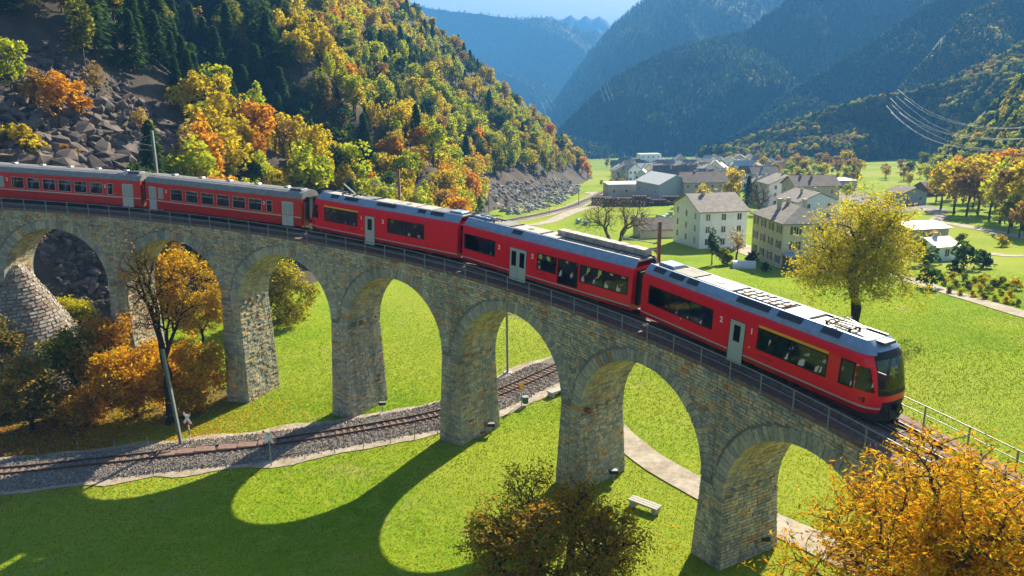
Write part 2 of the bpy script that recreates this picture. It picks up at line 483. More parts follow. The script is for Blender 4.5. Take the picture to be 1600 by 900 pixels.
xs = axis(-400, 900, -60, 60, 1.0, 1.045)
ys = axis(-80, 2600, 18, 110, 1.0, 1.035)
X, Y = np.meshgrid(xs, ys, indexing='ij')
V, F = grid_mesh('meadow', X, Y, valley(X, Y), None)
tag(obj('meadow', V, F, M['grass'], smooth=True), kind='structure')
xs = np.concatenate([np.arange(-900, -260, 14.0), np.arange(-260, 110, 1.7)])
ys = np.concatenate([np.arange(-60, 340, 1.7), np.arange(340, 700, 4.0), np.arange(700, 1500, 20.0)])
X, Y = np.meshgrid(xs, ys, indexing='ij')
V, F = grid_mesh('hillside', X, Y, hill(X, Y), None)
tag(obj('hillside', V, F, M['soil'], smooth=True), kind='structure')

def ribbon(name, line, halfw, zoff, mats, parent=None, kind='structure', nseg=4, crown=0.0, zf=valley, jitter=0.0):
    line = np.asarray(line)[:, :2]
    d = np.gradient(line, axis=0); d /= np.linalg.norm(d, axis=1)[:, None]
    n = np.stack([d[:, 1], -d[:, 0]], 1)
    us = np.linspace(-1, 1, nseg + 1)
    hw = halfw * (1 + jitter * fbm(line[:, 0] / 3, line[:, 1] / 3, 3))
    P = line[:, None] + n[:, None] * (us[None] * np.broadcast_to(hw, (len(line),))[:, None])[..., None]
    Z = zf(P[..., 0], P[..., 1]) + zoff * (1 if np.isscalar(zoff) else 1) + crown * (1 - us[None] ** 2)
    V, F = grid_mesh(name, P[..., 0], P[..., 1], Z, mats)
    o = obj(name, V, F[:, ::-1], mats, parent, smooth=True)
    if kind: tag(o, kind=kind)
    return o

# ------------------------------------------------------------------ viaduct
KMIN, KMAX = -3, 6
SPR = 5.0                                          # arch radius
HC = 2.1                                           # rail to crown
def pier_base_z(k):
    p = V3(RAD, k * DP, 0)
    return float(valley(p[0], p[1])) - 0.3
def arch_c(k):                                     # arch between pier k and k+1: (s, z) of its centre
    s = (k + .5) * DP
    return s, zrail(s) - HC - SPR
def f_in(r):                                       # arc length on the centre line -> length on radius r
    return r / RAD
via = empty('viaduct', V3(RAD, 2.5 * DP, 0.3), 'tall curved stone railway viaduct of grey blocks with round arches carrying the red train', 'viaduct')
def at_via(o):
    o.parent = via
    o.matrix_parent_inverse = Matrix.Translation(via.location).inverted()
    return o
via_obj = lambda *a, **k: at_via(obj(*a, **k))

def pier_shape(k, z):
    """half length along the track (metres at the face), inner radius and outer radius at height z"""
    sA, zc = arch_c(k - 1); sB, zd = arch_c(k)
    zs = (zc + zd) / 2; zb = 0.0
    t = np.clip((zs - z) / max(zs - zb, 1), 0, 1.2)
    return 0.84 + 0.27 * t, RI - 0.30 * t, RO + 0.18 * t

# solid core
Vc, Fc = [], []
def quad(a, b, c, d):
    n = len(Vc); Vc.extend([a, b, c, d]); Fc.append((n, n + 1, n + 2, n + 3))
for k in range(KMIN, KMAX):
    sc, zc = arch_c(k)
    sl_, sr_ = k * DP, (k + 1) * DP
    n = 48
    hw = SPR
    ang = np.linspace(math.pi, 0, n + 1)
    # face lengths: at radius r the arch keeps a width of 2*SPR
    for ri, ro, flip in ((RI, RO, 0),):
        P = []
        for a in ang:
            P.append((hw * math.cos(a), zc + hw * math.sin(a)))
        def q(r, u, z): return V3(r, sc + u / f_in(r), z)
        top = lambda r, u: zrail(sc + u / f_in(r)) - 0.62
        for (u0, z0), (u1, z1) in zip(P[:-1], P[1:]):
            quad(q(ri, u0, z0), q(ri, u1, z1), q(ri, u1, top(ri, u1)), q(ri, u0, top(ri, u0)))
            quad(q(ro, u1, z1), q(ro, u0, z0), q(ro, u0, top(ro, u0)), q(ro, u1, top(ro, u1)))
            quad(q(ri, u1, z1), q(ri, u0, z0), q(ro, u0, z0), q(ro, u1, z1))
        # the parts above the pier heads
        for u0, u1, s0, s1 in ((-1, 0, sl_, None), (0, 1, None, sr_)):
            for r, fl in ((ri, 0), (ro, 1)):
                if s0 is not None:
                    a = V3(r, s0, zc); b = q(r, -hw, zc); c = q(r, -hw, top(r, -hw)); d = V3(r, s0, zrail(s0) - 0.62)
                else:
                    a = q(r, hw, zc); b = V3(r, s1, zc); c = V3(r, s1, zrail(s1) - 0.62); d = q(r, hw, top(r, hw))
                quad(*((a, b, c, d) if not fl else (b, a, d, c)))
for k in range(KMIN, KMAX + 1):
    sc = k * DP
    zt = min(arch_c(k - 1)[1], arch_c(k)[1]) + 0.4
    zb = pier_base_z(k) - 1.0
    lv = []
    for z in (zt + 0.4, zt - 3, zb):
        hw, ri, ro = pier_shape(k, z)
        if z > zt: hw = 0.80
        lv.append([V3(ri, sc - hw / f_in(ri), z), V3(ri, sc + hw / f_in(ri), z), V3(ro, sc + (hw + .25) / f_in(ro), z), V3(ro, sc - (hw + .25) / f_in(ro), z)])
    for A_, B_ in zip(lv[:-1], lv[1:]):
        for i in range(4):
            j = (i + 1) % 4
            quad(A_[j], A_[i], B_[i], B_[j])
via_obj('core', Vc, Fc, M['mortar'])

# stones: wall quads pushed out of the core
ST = {'Q': [], 'n': [], 'd': []}
def stone(q, n, d):
    ST['Q'].append(q); ST['n'].append(n); ST['d'].append(d)
RS = random.Random(11)
def widths(a, b, lo=0.25, hi=0.66):
    """split the run a..b into stones"""
    out = []; x = a
    if b - a < 0.12: return out
    while x < b - 1e-6:
        w = RS.uniform(lo, hi)
        if b - x - w < lo * 0.8: w = b - x
        if w > hi * 1.25: w = (b - x) / 2
        out.append((x, x + w)); x += w
    return out
RING = 0.74
CO = 0.195
G_ = 0.012
# spandrel and near pier faces (concave side)
smin, smax = KMIN * DP, KMAX * DP
for row in range(0, 90):
    h0 = 0.64 + row * CO; h1 = h0 + CO
    for k in range(KMIN, KMAX):
        sA, zc = arch_c(k)
        a, b = k * DP, (k + 1) * DP
        hm = (h0 + h1) / 2
        dz = (zrail(sA) - hm) - zc
        f = f_in(RI)
        if dz > SPR + RING:
            runs = [(a, b)]
        elif dz > 0:
            hw = math.sqrt(max((SPR + RING) ** 2 - dz * dz, 0)) / f
            # slanted grade shifts the boundary a little
            runs = [(a, sA - hw), (sA + hw, b)]
        else:
            z = zrail(sA) - hm
            hwp = lambda kk: pier_shape(kk, z)[0] / f
            runs = [(a, a + hwp(k)), (b - hwp(k + 1), b)]
        for i, (u0, u1) in enumerate(runs):
            # a run that touches a pier axis is joined to its neighbour across the axis by starting at a jittered point
            if dz <= SPR + RING:
                if i == 0: u0 = a + 0.0
            for x0, x1 in widths(u0, u1):
                def zz(s, h): return zrail(s) - h
                zb_ = zrail((x0 + x1) / 2) - h1
                gp = V3(RI, (x0 + x1) / 2, 0)
                if zb_ < float(valley(gp[0], gp[1])) - 0.3: continue
                def rr_(z):
                    if dz > 0: return RI
                    kk = k if i == 0 else k + 1
                    return pier_shape(kk, z)[1]
                z00, z10 = zz(x0, h1) + G_, zz(x1, h1) + G_
                z01, z11 = zz(x0, h0) - G_, zz(x1, h0) - G_
                g = G_ / f
                q = [V3(rr_(z00), x0 + g, z00), V3(rr_(z10), x1 - g, z10), V3(rr_(z11), x1 - g, z11), V3(rr_(z01), x0 + g, z01)]
                ph = PHI0 + (x0 + x1) / 2 / RAD
                stone(q, (-math.sin(ph), -math.cos(ph), 0), RS.uniform(0.03, 0.085))
NEAR_FACE = len(ST['Q'])
# pier sides
for k in range(KMIN, KMAX + 1):
    sc = k * DP
    zt = arch_c(k)[1] if k < KMAX else arch_c(k - 1)[1]
    p0 = V3(RAD, sc, 0); zb = pier_base_z(k)
    for side in (1, -1):
        if side == -1: zt = arch_c(k - 1)[1]
        nrow = int((zt - zb) / CO) + 1
        for row in range(nrow):
            z1 = zt - row * CO - G_; z0 = z1 - CO + 2 * G_
            zm = (z0 + z1) / 2
            hw, ri, ro = pier_shape(k, zm)
            L0 = ro - ri
            for y0, y1 in widths(0, L0):
                def pt(y, z):
                    hw_, ri_, ro_ = pier_shape(k, z)
                    r = ri_ + (ro_ - ri_) * y / L0
                    h = hw_ + 0.25 * y / L0
                    return V3(r, sc + side * h / f_in(r), z)
                q = [pt(y0 + G_, z0), pt(y1 - G_, z0), pt(y1 - G_, z1), pt(y0 + G_, z1)]
                ph = PHI0 + sc / RAD
                if side == 1: pass
                else: q = [q[1], q[0], q[3], q[2]]
                rustic = k <= 0
                stone(q, (side * math.cos(ph), -side * math.sin(ph), 0), RS.uniform(0.03, 0.12 if rustic else 0.07))
# soffits of the barrel vaults
for k in range(KMIN, KMAX):
    sA, zc = arch_c(k)
    na = 74
    for i in range(na):
        a0 = math.pi * i / na + 0.0025; a1 = math.pi * (i + 1) / na - 0.0025
        for y0, y1 in widths(RI + 0.55, RO - 0.02, 0.35, 0.8):
            def pt(r, a): return V3(r, sA + SPR * math.cos(a) / f_in(r), zc + SPR * math.sin(a))
            q = [pt(y0 + G_, a0), pt(y0 + G_, a1), pt(y1 - G_, a1), pt(y1 - G_, a0)]
            am = (a0 + a1) / 2; ph = PHI0 + (sA + SPR * math.cos(am)) / RAD
            stone(q, (-math.cos(am) * math.cos(ph), math.cos(am) * math.sin(ph), -math.sin(am)), RS.uniform(0.015, 0.04))

def frusta(Q, n, d, inset=0.014, r=None):
    Q = np.asarray(Q, float); n = np.asarray(n, float); d = np.asarray(d, float)
    c = Q.mean(1, keepdims=True)
    u = Q - c; L = np.linalg.norm(u, axis=2, keepdims=True)
    top = Q - u / np.maximum(L, 1e-6) * inset + n[:, None] * d[:, None, None]
    top += np.random.default_rng(5).normal(0, 0.006, top.shape)
    V = np.concatenate([Q - n[:, None] * 0.05, top], 1).reshape(-1, 3)
    b = np.arange(len(Q))[:, None, None] * 8
    loc = np.array([[4, 5, 6, 7], [0, 1, 5, 4], [1, 2, 6, 5], [2, 3, 7, 6], [3, 0, 4, 7]])[None]
    F = (b + loc).reshape(-1, 4)
    return V, F

def orient(Q, n):
    Q = np.asarray(Q, float); n = np.asarray(n, float)
    a = np.cross(Q[:, 1] - Q[:, 0], Q[:, 3] - Q[:, 0])
    bad = (a * n).sum(1) < 0
    Q[bad] = Q[bad][:, ::-1]
    return Q
Q = orient(ST['Q'], ST['n']); NN = np.array(ST['n']); DD = np.array(ST['d'])
rn = np.random.default_rng(9)
# colour runs: neighbouring stones tend to share their tone
cen = Q.mean(1)
tone = np.clip(rn.random(len(Q)) * 0.92 + 0.22 * vnoise(cen[:, 0] / 2 + cen[:, 1] / 2, cen[:, 2] / 2), 0, 0.999)
depth_ = ZR0 - GR * ((np.arctan2(cen[:, 0] - CX, cen[:, 1] - CY) - PHI0) * RAD) - cen[:, 2]
tan_ = (depth_ < 1.7) & (rn.random(len(Q)) < .6)
tone = np.where(tan_, rn.uniform(.40, .93, len(Q)), tone)
# the 300 that show largest in the photograph
px, py, dep = project(cen)
vis = (px > 0) & (px < 1600) & (py > 0) & (py < 900)
camd = np.array([0, 0, CAM_H]) - cen
facing = (camd / np.linalg.norm(camd, axis=1)[:, None] * NN).sum(1)
area = np.linalg.norm(Q[:, 1] - Q[:, 0], axis=1) * facing / dep ** 2
area[~vis] = -1
# keep to the near face and pier sides in sight
order = np.argsort(-area)
big = order[:300]
mask = np.ones(len(Q), bool); mask[big] = False
V, F = frusta(Q[mask], NN[mask], DD[mask])
o = via_obj('stonework', V, F, M['stone'], rnd=np.repeat(tone[mask], 8)); o["kind"] = "stuff"
for i in big:
    V, F = frusta(Q[i:i + 1], NN[i:i + 1], DD[i:i + 1])
    via_obj('stone', V, F, M['stone'], rnd=np.full(8, tone[i]))
# voussoirs of the arch rings, near face; the arches outside the picture as one part
rest_v = MB()
for k in range(KMIN, KMAX):
    sA, zc = arch_c(k)
    nv = 50
    for i in range(nv):
        a0 = math.pi * i / nv + 0.003; a1 = math.pi * (i + 1) / nv - 0.003
        rr0, rr1 = SPR - 0.012, SPR + RING + RS.uniform(-0.05, 0.06)
        def pt(R_, a, r): return V3(r, sA + R_ * math.cos(a) / f_in(r), zc + R_ * math.sin(a))
        dd_ = RS.uniform(0.07, 0.11)
        a_, b_ = RI - dd_, RI + 0.55
        Vv = [pt(rr0, a0, a_), pt(rr1, a0, a_), pt(rr1, a1, a_), pt(rr0, a1, a_), pt(rr0, a0, b_), pt(rr1, a0, b_), pt(rr1, a1, b_), pt(rr0, a1, b_)]
        Ff = [(0, 1, 2, 3), (7, 6, 5, 4), (0, 4, 5, 1), (1, 5, 6, 2), (2, 6, 7, 3), (3, 7, 4, 0)]
        if -2 <= k <= 3 or k == 4 and i < 0:
            via_obj('voussoir', Vv, Ff, M['voussoir'], rnd=np.full(8, RS.random()))
        else: rest_v.raw(Vv, Ff, 0, RS.random())
o = at_via(rest_v.build('voussoirs', M['voussoir'])); o['kind'] = 'stuff'
# corbel stones on the pier sides
for k in range(-2, 5):
    sc = k * DP
    z = arch_c(k)[1] + 0.35
    hw, ri, ro = pier_shape(k, z)
    for i in range(4):
        r = ri + 0.5 + i * (ro - ri - 1.0) / 3
        b = MB()
        s0 = sc + (hw - 0.2) / f_in(r); s1 = sc + (hw + 0.42) / f_in(r)
        c8 = [V3(r + a, s, z + h) for h in (-0.13, 0.13) for a, s in ((-.15, s0), (-.15, s1), (.15, s1), (.15, s0))]
        b.raw(c8, [(0, 3, 2, 1), (4, 5, 6, 7), (0, 1, 5, 4), (1, 2, 6, 5), (2, 3, 7, 6), (3, 0, 4, 7)])
        at_via(b.build('corbel', M['palestone' if k <= 1 else 'stone']))

# ------------------------------------------------------------------ deck, track, railings
def arc_strip(s0, s1, prof, step=1.0, closed=True):
    """sweep a profile [(r offset, z offset)] along the curve"""
    n = max(2, int((s1 - s0) / step) + 1)
    ss = np.linspace(s0, s1, n); m_ = len(prof)
    V = []
    for s in ss:
        for dr, dz in prof: V.append(V3(RAD + dr, s, zrail(s) + dz))
    F = []
    for i in range(n - 1):
        for j in range(m_ if closed else m_ - 1):
            F.append((i * m_ + j, (i + 1) * m_ + j, (i + 1) * m_ + (j + 1) % m_, i * m_ + (j + 1) % m_))
    if closed:
        F.append(tuple(range(m_))); F.append(tuple(range((n - 1) * m_, n * m_))[::-1])
    return V, F
S0, S1 = -34.0, 71.0
at_via(obj('deck_slab', *arc_strip(S0, S1, [(-1.94, -0.70), (-1.94, -0.47), (1.94, -0.47), (1.94, -0.70)]), M['concrete']))
for side in (-1, 1):
    s = S0
    while s < S1 - 0.1:
        prof = [(side * 1.12, -0.465), (side * 1.12, -0.40), (side * 2.05, -0.40), (side * 2.05, -0.58), (side * 1.95, -0.58), (side * 1.95, -0.465)]
        V, F = arc_strip(s + 0.008, s + 1.32, [(a, b + RS.uniform(-.004, .004)) for a, b in prof], 1.4)
        at_via(obj('walkway_panel', V, F, M['walk']))
        s += 1.33
tr1 = tag(empty('railway_track', V3(RAD, 40, zrail(40))), 'upper railway track on the viaduct deck that the red train stands on', 'railway track')
def child(o, p):
    o.parent = p
    o.matrix_parent_inverse = Matrix.Translation(p.location).inverted()
    return o
child(obj('ballast_bed', *arc_strip(S0, S1, [(-1.10, -0.462), (-1.08, -0.20), (-0.9, -0.13), (0.9, -0.13), (1.08, -0.20), (1.10, -0.462)]), M['ballast']), tr1)
def rail_prof(y):
    return [(y - .055, -.14), (y - .055, -.12), (y - .012, -.10), (y - .012, -.04), (y - .034, -.03), (y - .034, 0.0), (y + .034, 0.0), (y + .034, -.03), (y + .012, -.04), (y + .012, -.10), (y + .055, -.12), (y + .055, -.14)]
for y in (-.53, .53):
    V, F = arc_strip(S0, S1, rail_prof(y), 1.0)
    n_side = len(F) - 2
    mi = [1 if (i % 12) == 5 and i < n_side else 0 for i in range(len(F))]
    child(obj('rail', V, F, [M['rail'], M['railtop']], mi=mi), tr1)
for y in (-.30, .30):
    V, F = arc_strip(S0, S1, [(a, b - .03) for a, b in rail_prof(y)], 1.0)
    child(obj('guard_rail', V, F, [M['rail']]), tr1)
s = 38.0
while s < S1:
    b = MB(); c = V3(RAD, s, zrail(s))
    ph = PHI0 + s / RAD
    b.bevbox(-.12, .12, -.9, .9, -.2, -.105, .03)
    o = b.build('sleeper', M['sleeper'])
    o.matrix_world = Matrix.Translation(c) @ Matrix.Rotation(-ph, 4, 'Z')
    o.parent = tr1; o.matrix_parent_inverse = Matrix.Translation(tr1.location).inverted()
    s += 0.66

def railing(r, name, label, s0, s1, phase):
    t = empty(name, V3(r, (s0 + s1) / 2, zrail((s0 + s1) / 2) - .4), label, 'railing')
    for z, rr_, nm in ((0.44, .028, 'top_rail'), (0.03, .022, 'middle_rail')):
        ss = np.arange(s0, s1, 0.7)
        b = MB(); b.tube([V3(r, s, zrail(s) + z) for s in ss], rr_, 6)
        child(b.build(nm, M['steel'], smooth=True), t)
    s = phase
    while s - 2.083 > s0: s -= 2.083
    while s < s1:
        b = MB(); b.box(-.035, .035, -.02, .02, -.58, .44).box(-.09, .09, -.03, .035, -.58, -.50)
        o = b.build('post', M['steel'])
        o.matrix_world = Matrix.Translation(V3(r, s, zrail(s))) @ Matrix.Rotation(-(PHI0 + s / RAD), 4, 'Z')
        o.parent = t; o.matrix_parent_inverse = Matrix.Translation(t.location).inverted()
        s += 2.083
railing(RI - 0.10, 'railing', 'grey steel railing along the near edge of the viaduct deck, in front of the train', -33, 70, 40.41)
railing(RO + 0.10, 'railing', 'grey steel railing along the far edge of the deck, seen ahead of the train front', -33, 70, 40.0)
print('viaduct', round(time.time() - T0, 1), len(Q))
# ------------------------------------------------------------------ the train
TILT = math.atan(GR)
def car_root(name, s0, s1, label, group='cars of the red train on the viaduct'):
    a = Vector(V3(RAD, s0, zrail(s0))); b = Vector(V3(RAD, s1, zrail(s1)))
    mid = (a + b) / 2
    x = (b - a).normalized(); y = Vector((0, 0, 1)).cross(x).normalized(); z = x.cross(y)
    # a straight car sits a little inside its chord's arc
    ph = PHI0 + (s0 + s1) / 2 / RAD
    t = empty(name, mid, label, 'train car', group)
    sag = RAD * (1 - math.cos((s1 - s0) * 0.36 / RAD))
    mm = Matrix([[x.x, y.x, z.x, mid.x + math.sin(ph) * sag], [x.y, y.y, z.y, mid.y + math.cos(ph) * sag], [x.z, y.z, z.z, mid.z], [0, 0, 0, 1]])
    t.matrix_world = mm
    return t, (b - a).length

def wall(x0, x1, prof, side, holes, bands):
    """car side: grid of quads between x breaks and z breaks with the holes left out.
    prof: [(z, y)], holes: [(xa, xb, za, zb)], bands: [(z_top, material index)]"""
    xb = sorted(set([x0, x1] + [h[0] for h in holes] + [h[1] for h in holes]))
    zb = sorted(set([p[0] for p in prof] + [h[2] for h in holes] + [h[3] for h in holes] + [b[0] for b in bands[:-1]]))
    yy = lambda z: float(np.interp(z, [p[0] for p in prof], [p[1] for p in prof])) * side
    b = MB()
    for i in range(len(xb) - 1):
        for j in range(len(zb) - 1):
            xm = (xb[i] + xb[i + 1]) / 2; zm = (zb[j] + zb[j + 1]) / 2
            if any(h[0] < xm < h[1] and h[2] < zm < h[3] for h in holes): continue
            mi = next(m_ for zt, m_ in bands if zm < zt)
            q = [(xb[i], yy(zb[j]), zb[j]), (xb[i + 1], yy(zb[j]), zb[j]), (xb[i + 1], yy(zb[j + 1]), zb[j + 1]), (xb[i], yy(zb[j + 1]), zb[j + 1])]
            b.raw(q, [(0, 1, 2, 3) if side < 0 else (3, 2, 1, 0)], mi)
    # thickness at the holes
    for (xa, xc, za, zc) in holes:
        t = -side * 0.07
        for (p, q2) in (((xa, za), (xc, za)), ((xc, za), (xc, zc)), ((xc, zc), (xa, zc)), ((xa, zc), (xa, za))):
            q = [(p[0], yy(p[1]), p[1]), (q2[0], yy(q2[1]), q2[1]), (q2[0], yy(q2[1]) + t, q2[1]), (p[0], yy(p[1]) + t, p[1])]
            b.raw(q, [(0, 1, 2, 3)], 0)
    return b

def merge(b, o, off=0):
    b.raw(o.v, o.f, 0); b.m[-len(o.f):] = [m_ + off for m_ in o.m]
    return b

def sheet(name, parent, side, xa, xb, za, zb, y, mt, thick=0.012, yfun=None, cut=0.0):
    """flat plate on a car side, y = how far out its face lies"""
    b = MB()
    c = cut
    poly = [(xa + c, za), (xb - c, za), (xb, za + c), (xb, zb - c), (xb - c, zb), (xa + c, zb), (xa, zb - c), (xa, za + c)] if c else [(xa, za), (xb, za), (xb, zb), (xa, zb)]
    n = len(poly)
    yo = [(yfun(z) if yfun else y) for _, z in poly]
    V = [(p[0], side * yo[i], p[1]) for i, p in enumerate(poly)] + [(p[0], side * (yo[i] - thick), p[1]) for i, p in enumerate(poly)]
    F = [tuple(range(n)), tuple(range(n, 2 * n))[::-1]] + [(i, n + i, n + (i + 1) % n, (i + 1) % n) for i in range(n)]
    if side > 0: F = [f[::-1] for f in F]
    b.raw(V, F)
    return b.build(name, mt, parent)

def frame_ring(name, parent, side, xa, xb, za, zb, y, w, mt, thick=0.02, yfun=None):
    b = MB()
    for (p, q, r, s) in ((xa - w, xb + w, za - w, za), (xa - w, xb + w, zb, zb + w), (xa - w, xa, za, zb), (xb, xb + w, za, zb)):
        yy0 = (yfun(r) if yfun else y); yy1 = (yfun(s) if yfun else y)
        V = [(p, side * yy0, r), (q, side * yy0, r), (q, side * yy1, s), (p, side * yy1, s)]
        V += [(a, b_ - side * thick, c) for a, b_, c in V]
        F = [(0, 1, 2, 3), (7, 6, 5, 4), (0, 4, 5, 1), (1, 5, 6, 2), (2, 6, 7, 3), (3, 7, 4, 0)]
        if side > 0: F = [f[::-1] for f in F]
        b.raw(V, F)
    return b.build(name, mt, parent)

def text(name, s, x, y, z, size, mt, parent, side):
    cu = bpy.data.curves.new(name, 'FONT'); cu.body = s; cu.size = size; cu.extrude = 0.006; cu.align_x = 'CENTER'; cu.offset = 0.012
    cu.materials.append(mt)
    tmp = bpy.data.objects.new('tmp', cu); COL.objects.link(tmp)
    bpy.context.view_layer.update()
    me = bpy.data.meshes.new_from_object(tmp.evaluated_get(bpy.context.evaluated_depsgraph_get()))
    bpy.data.objects.remove(tmp); bpy.data.curves.remove(cu)
    me.materials.clear(); me.materials.append(mt); me.name = name
    o = link(name, me, parent)
    o.rotation_euler = (rad(90), 0, 0 if side < 0 else rad(180))
    o.location = (x, side * y, z)
    return o

def bogie(parent, x, mt=None):
    b = MB()
    for y in (-.62, .62):
        b.prism([(x - 1.35, .42), (x - 1.1, .30), (x + 1.1, .30), (x + 1.35, .42), (x + 1.2, .56), (x + .4, .50), (x - .4, .50), (x - 1.2, .56)], y - .06, y + .06, 1)
        b.box(x - .25, x + .25, y - .12, y + .12, .30, .62)
        for dx in (-.95, .95):
            b.cyl((x + dx, y + math.copysign(.08, y), .36), (0, 1, 0), .13, .14, 10)
    b.box(x - .2, x + .2, -.6, .6, .35, .6)
    o = b.build('bogie', M['dark'], parent)
    for dx in (-.95, .95):
        w = MB()
        for y in (-.54, .54):
            w.cyl((x + dx, y, .36), (0, 1, 0), .355, .10, 20).cyl((x + dx, y - math.copysign(.06, y), .36), (0, 1, 0), .39, .03, 20)
        w.cyl((x + dx, 0, .36), (0, 1, 0), .08, 1.1, 8)
        w.build('wheelset', M['rail'], o)

def underframe(parent, x0, x1, L, seed):
    r = random.Random(seed)
    b = MB(); x = x0
    while x < x1 - .4:
        w = min(r.uniform(.6, 1.6), x1 - x)
        b.bevbox(x, x + w - .12, -1.05, 1.05, r.uniform(.12, .25), .44, .04)
        x += w + r.uniform(0, .3)
    b.build('equipment_box', M['dark'], parent)

def seats(parent, x0, x1, pitch, skip=()):
    b0 = None
    x = x0
    while x < x1:
        if not any(a < x < c for a, c in skip):
            for y in (-.85, .85):
                b = MB()
                b.bevbox(x - .24, x + .24, y - .40, y + .40, 1.02, 1.16, .03)
                b.prism([(x + .20, 1.05), (x + .28, 1.05), (x + .34, 1.78), (x + .26, 1.82)], y - .40, y + .40, 1)
                b.prism([(x + .27, 1.78), (x + .34, 1.78), (x + .35, 1.95), (x + .28, 1.95)], y - .18, y + .18, 1)
                b.build('seat', M['seat'], parent)
        x += pitch

PROF = [(0.42, 1.27), (0.60, 1.32), (0.80, 1.33), (2.50, 1.33), (2.72, 1.31), (2.90, 1.27), (3.02, 1.20)]
yp = lambda z: float(np.interp(z, [p[0] for p in PROF], [p[1] for p in PROF]))

def window_unit(t, side, xa, xb, za, zb, panes, yf, gm, framem='black', frame_w=0.07):
    f = frame_ring('window', t, side, xa, xb, za, zb, 0, frame_w, M[framem], yfun=lambda z: yf(z) + .012)
    w = (xb - xa) / panes
    for i in range(panes):
        a = xa + i * w + (.035 if i else 0); c = xa + (i + 1) * w - (.035 if i < panes - 1 else 0)
        sheet('pane', f, side, a, c, za, zb, 0, gm, yfun=lambda z: yf(z) - .012, thick=.01)
        if i: sheet('mullion', f, side, a - .07, a, za, zb, 0, M['black'], yfun=lambda z: yf(z) + .004, thick=.03)

def door_unit(t, side, xa, xb, leaves, L):
    z0, z1 = 0.10, 2.36
    yd = lambda z: max(yp(max(z, .45)), 1.325) + .012
    w = (xb - xa) / leaves
    fr = frame_ring('door_frame', t, side, xa, xb, z0, z1, 0, .03, M['dark'], yfun=lambda z: 1.338)
    for i in range(leaves):
        a, c = xa + i * w + .012, xa + (i + 1) * w - .012
        d = MB()
        m_ = .13 if leaves > 1 else .24
        wz0, wz1 = 1.12 if leaves > 1 else 1.28, 2.14
        wa, wc = a + m_ + .03, c - m_ - .03
        for (p, q, r, s) in ((a, c, z0, wz0), (a, c, wz1, z1), (a, wa, wz0, wz1), (wc, c, wz0, wz1)):
            y1, y0 = 1.352, 1.31
            V = [(p, side * y1, r), (q, side * y1, r), (q, side * y1, s), (p, side * y1, s)]
            V += [(u, side * y0, z) for u, _, z in V]
            F = [(0, 1, 2, 3), (7, 6, 5, 4), (0, 4, 5, 1), (1, 5, 6, 2), (2, 6, 7, 3), (3, 7, 4, 0)]
            if side > 0: F = [f[::-1] for f in F]
            d.raw(V, F)
        o = d.build('door', M['door'], t)
        frame_ring('door_seal', o, side, wa + .035, wc - .035, wz0 + .035, wz1 - .035, 1.356, .045, M['black'])
        sheet('pane', o, side, wa, wc, wz0, wz1, 1.338, M['glass'])

def roof_allegra(t, x0, x1, segs, dark_segs, seed):
    """slanted side fairings, grilles and the flat top with equipment"""
    r = random.Random(seed)
    # shoulders in red end at z 3.02; fairing rises from there
    for side in (-1, 1):
        xs_ = sorted(set([x0, x1] + list(segs)))
        for a, c in zip(xs_[:-1], xs_[1:]):
            b = MB()
            V = [(a + .008, side * 1.205, 3.02), (c - .008, side * 1.205, 3.02), (c - .008, side * 1.12, 3.22), (a + .008, side * 1.12, 3.22), (a + .008, side * .80, 3.54), (c - .008, side * .80, 3.54), (c - .008, side * .72, 3.54), (a + .008, side * .72, 3.54), (a + .008, side * 1.1, 3.0), (c - .008, side * 1.1, 3.0)]
            F = [(0, 1, 2, 3), (3, 2, 5, 4), (4, 5, 6, 7), (0, 3, 4, 7, 8), (1, 9, 6, 5, 2)]
            if side > 0: F = [f[::-1] for f in F]
            b.raw(V, F); b.build('roof_panel', M['roofgrey'], t)
            nb = MB()
            k = int((c - a) / .5)
            for i in range(max(k, 2)):
                xx = a + .1 + (c - a - .2) * i / max(k - 1, 1)
                nb.box(xx - .01, xx + .01, side * 1.10 - .01, side * 1.10 + .01, 3.235, 3.255)
            nb.build('rivets', M['silver'], t)["kind"] = "stuff"
        for a, c in dark_segs:
            b = MB()
            V = [(a, side * 1.095, 3.27), (c, side * 1.095, 3.27), (c, side * .86, 3.505), (a, side * .86, 3.505)]
            V2 = [(x, y + side * .012, z + .012) for x, y, z in V]
            F = [(0, 1, 2, 3), (4, 5, 6, 7), (0, 4, 5, 1), (1, 5, 6, 2), (2, 6, 7, 3), (3, 7, 4, 0)]
            if side > 0: F = [f[::-1] for f in F]
            b.raw(V + V2, F)
            n = int((c - a) / .09)
            for i in range(n):
                xx = a + .045 + i * (c - a) / n
                p = [(xx - .012, side * 1.10, 3.29), (xx + .012, side * 1.10, 3.29), (xx + .012, side * .88, 3.51), (xx - .012, side * .88, 3.51)]
                b.raw([(x, y + side * .022, z + .022) for x, y, z in p], [(0, 1, 2, 3) if side < 0 else (3, 2, 1, 0)])
            b.build('roof_grille', M['grille'], t)
    b = MB(); b.box(x0 + .02, x1 - .02, -.73, .73, 3.36, 3.46)
    b.build('roof_deck', M['rooftop'], t)

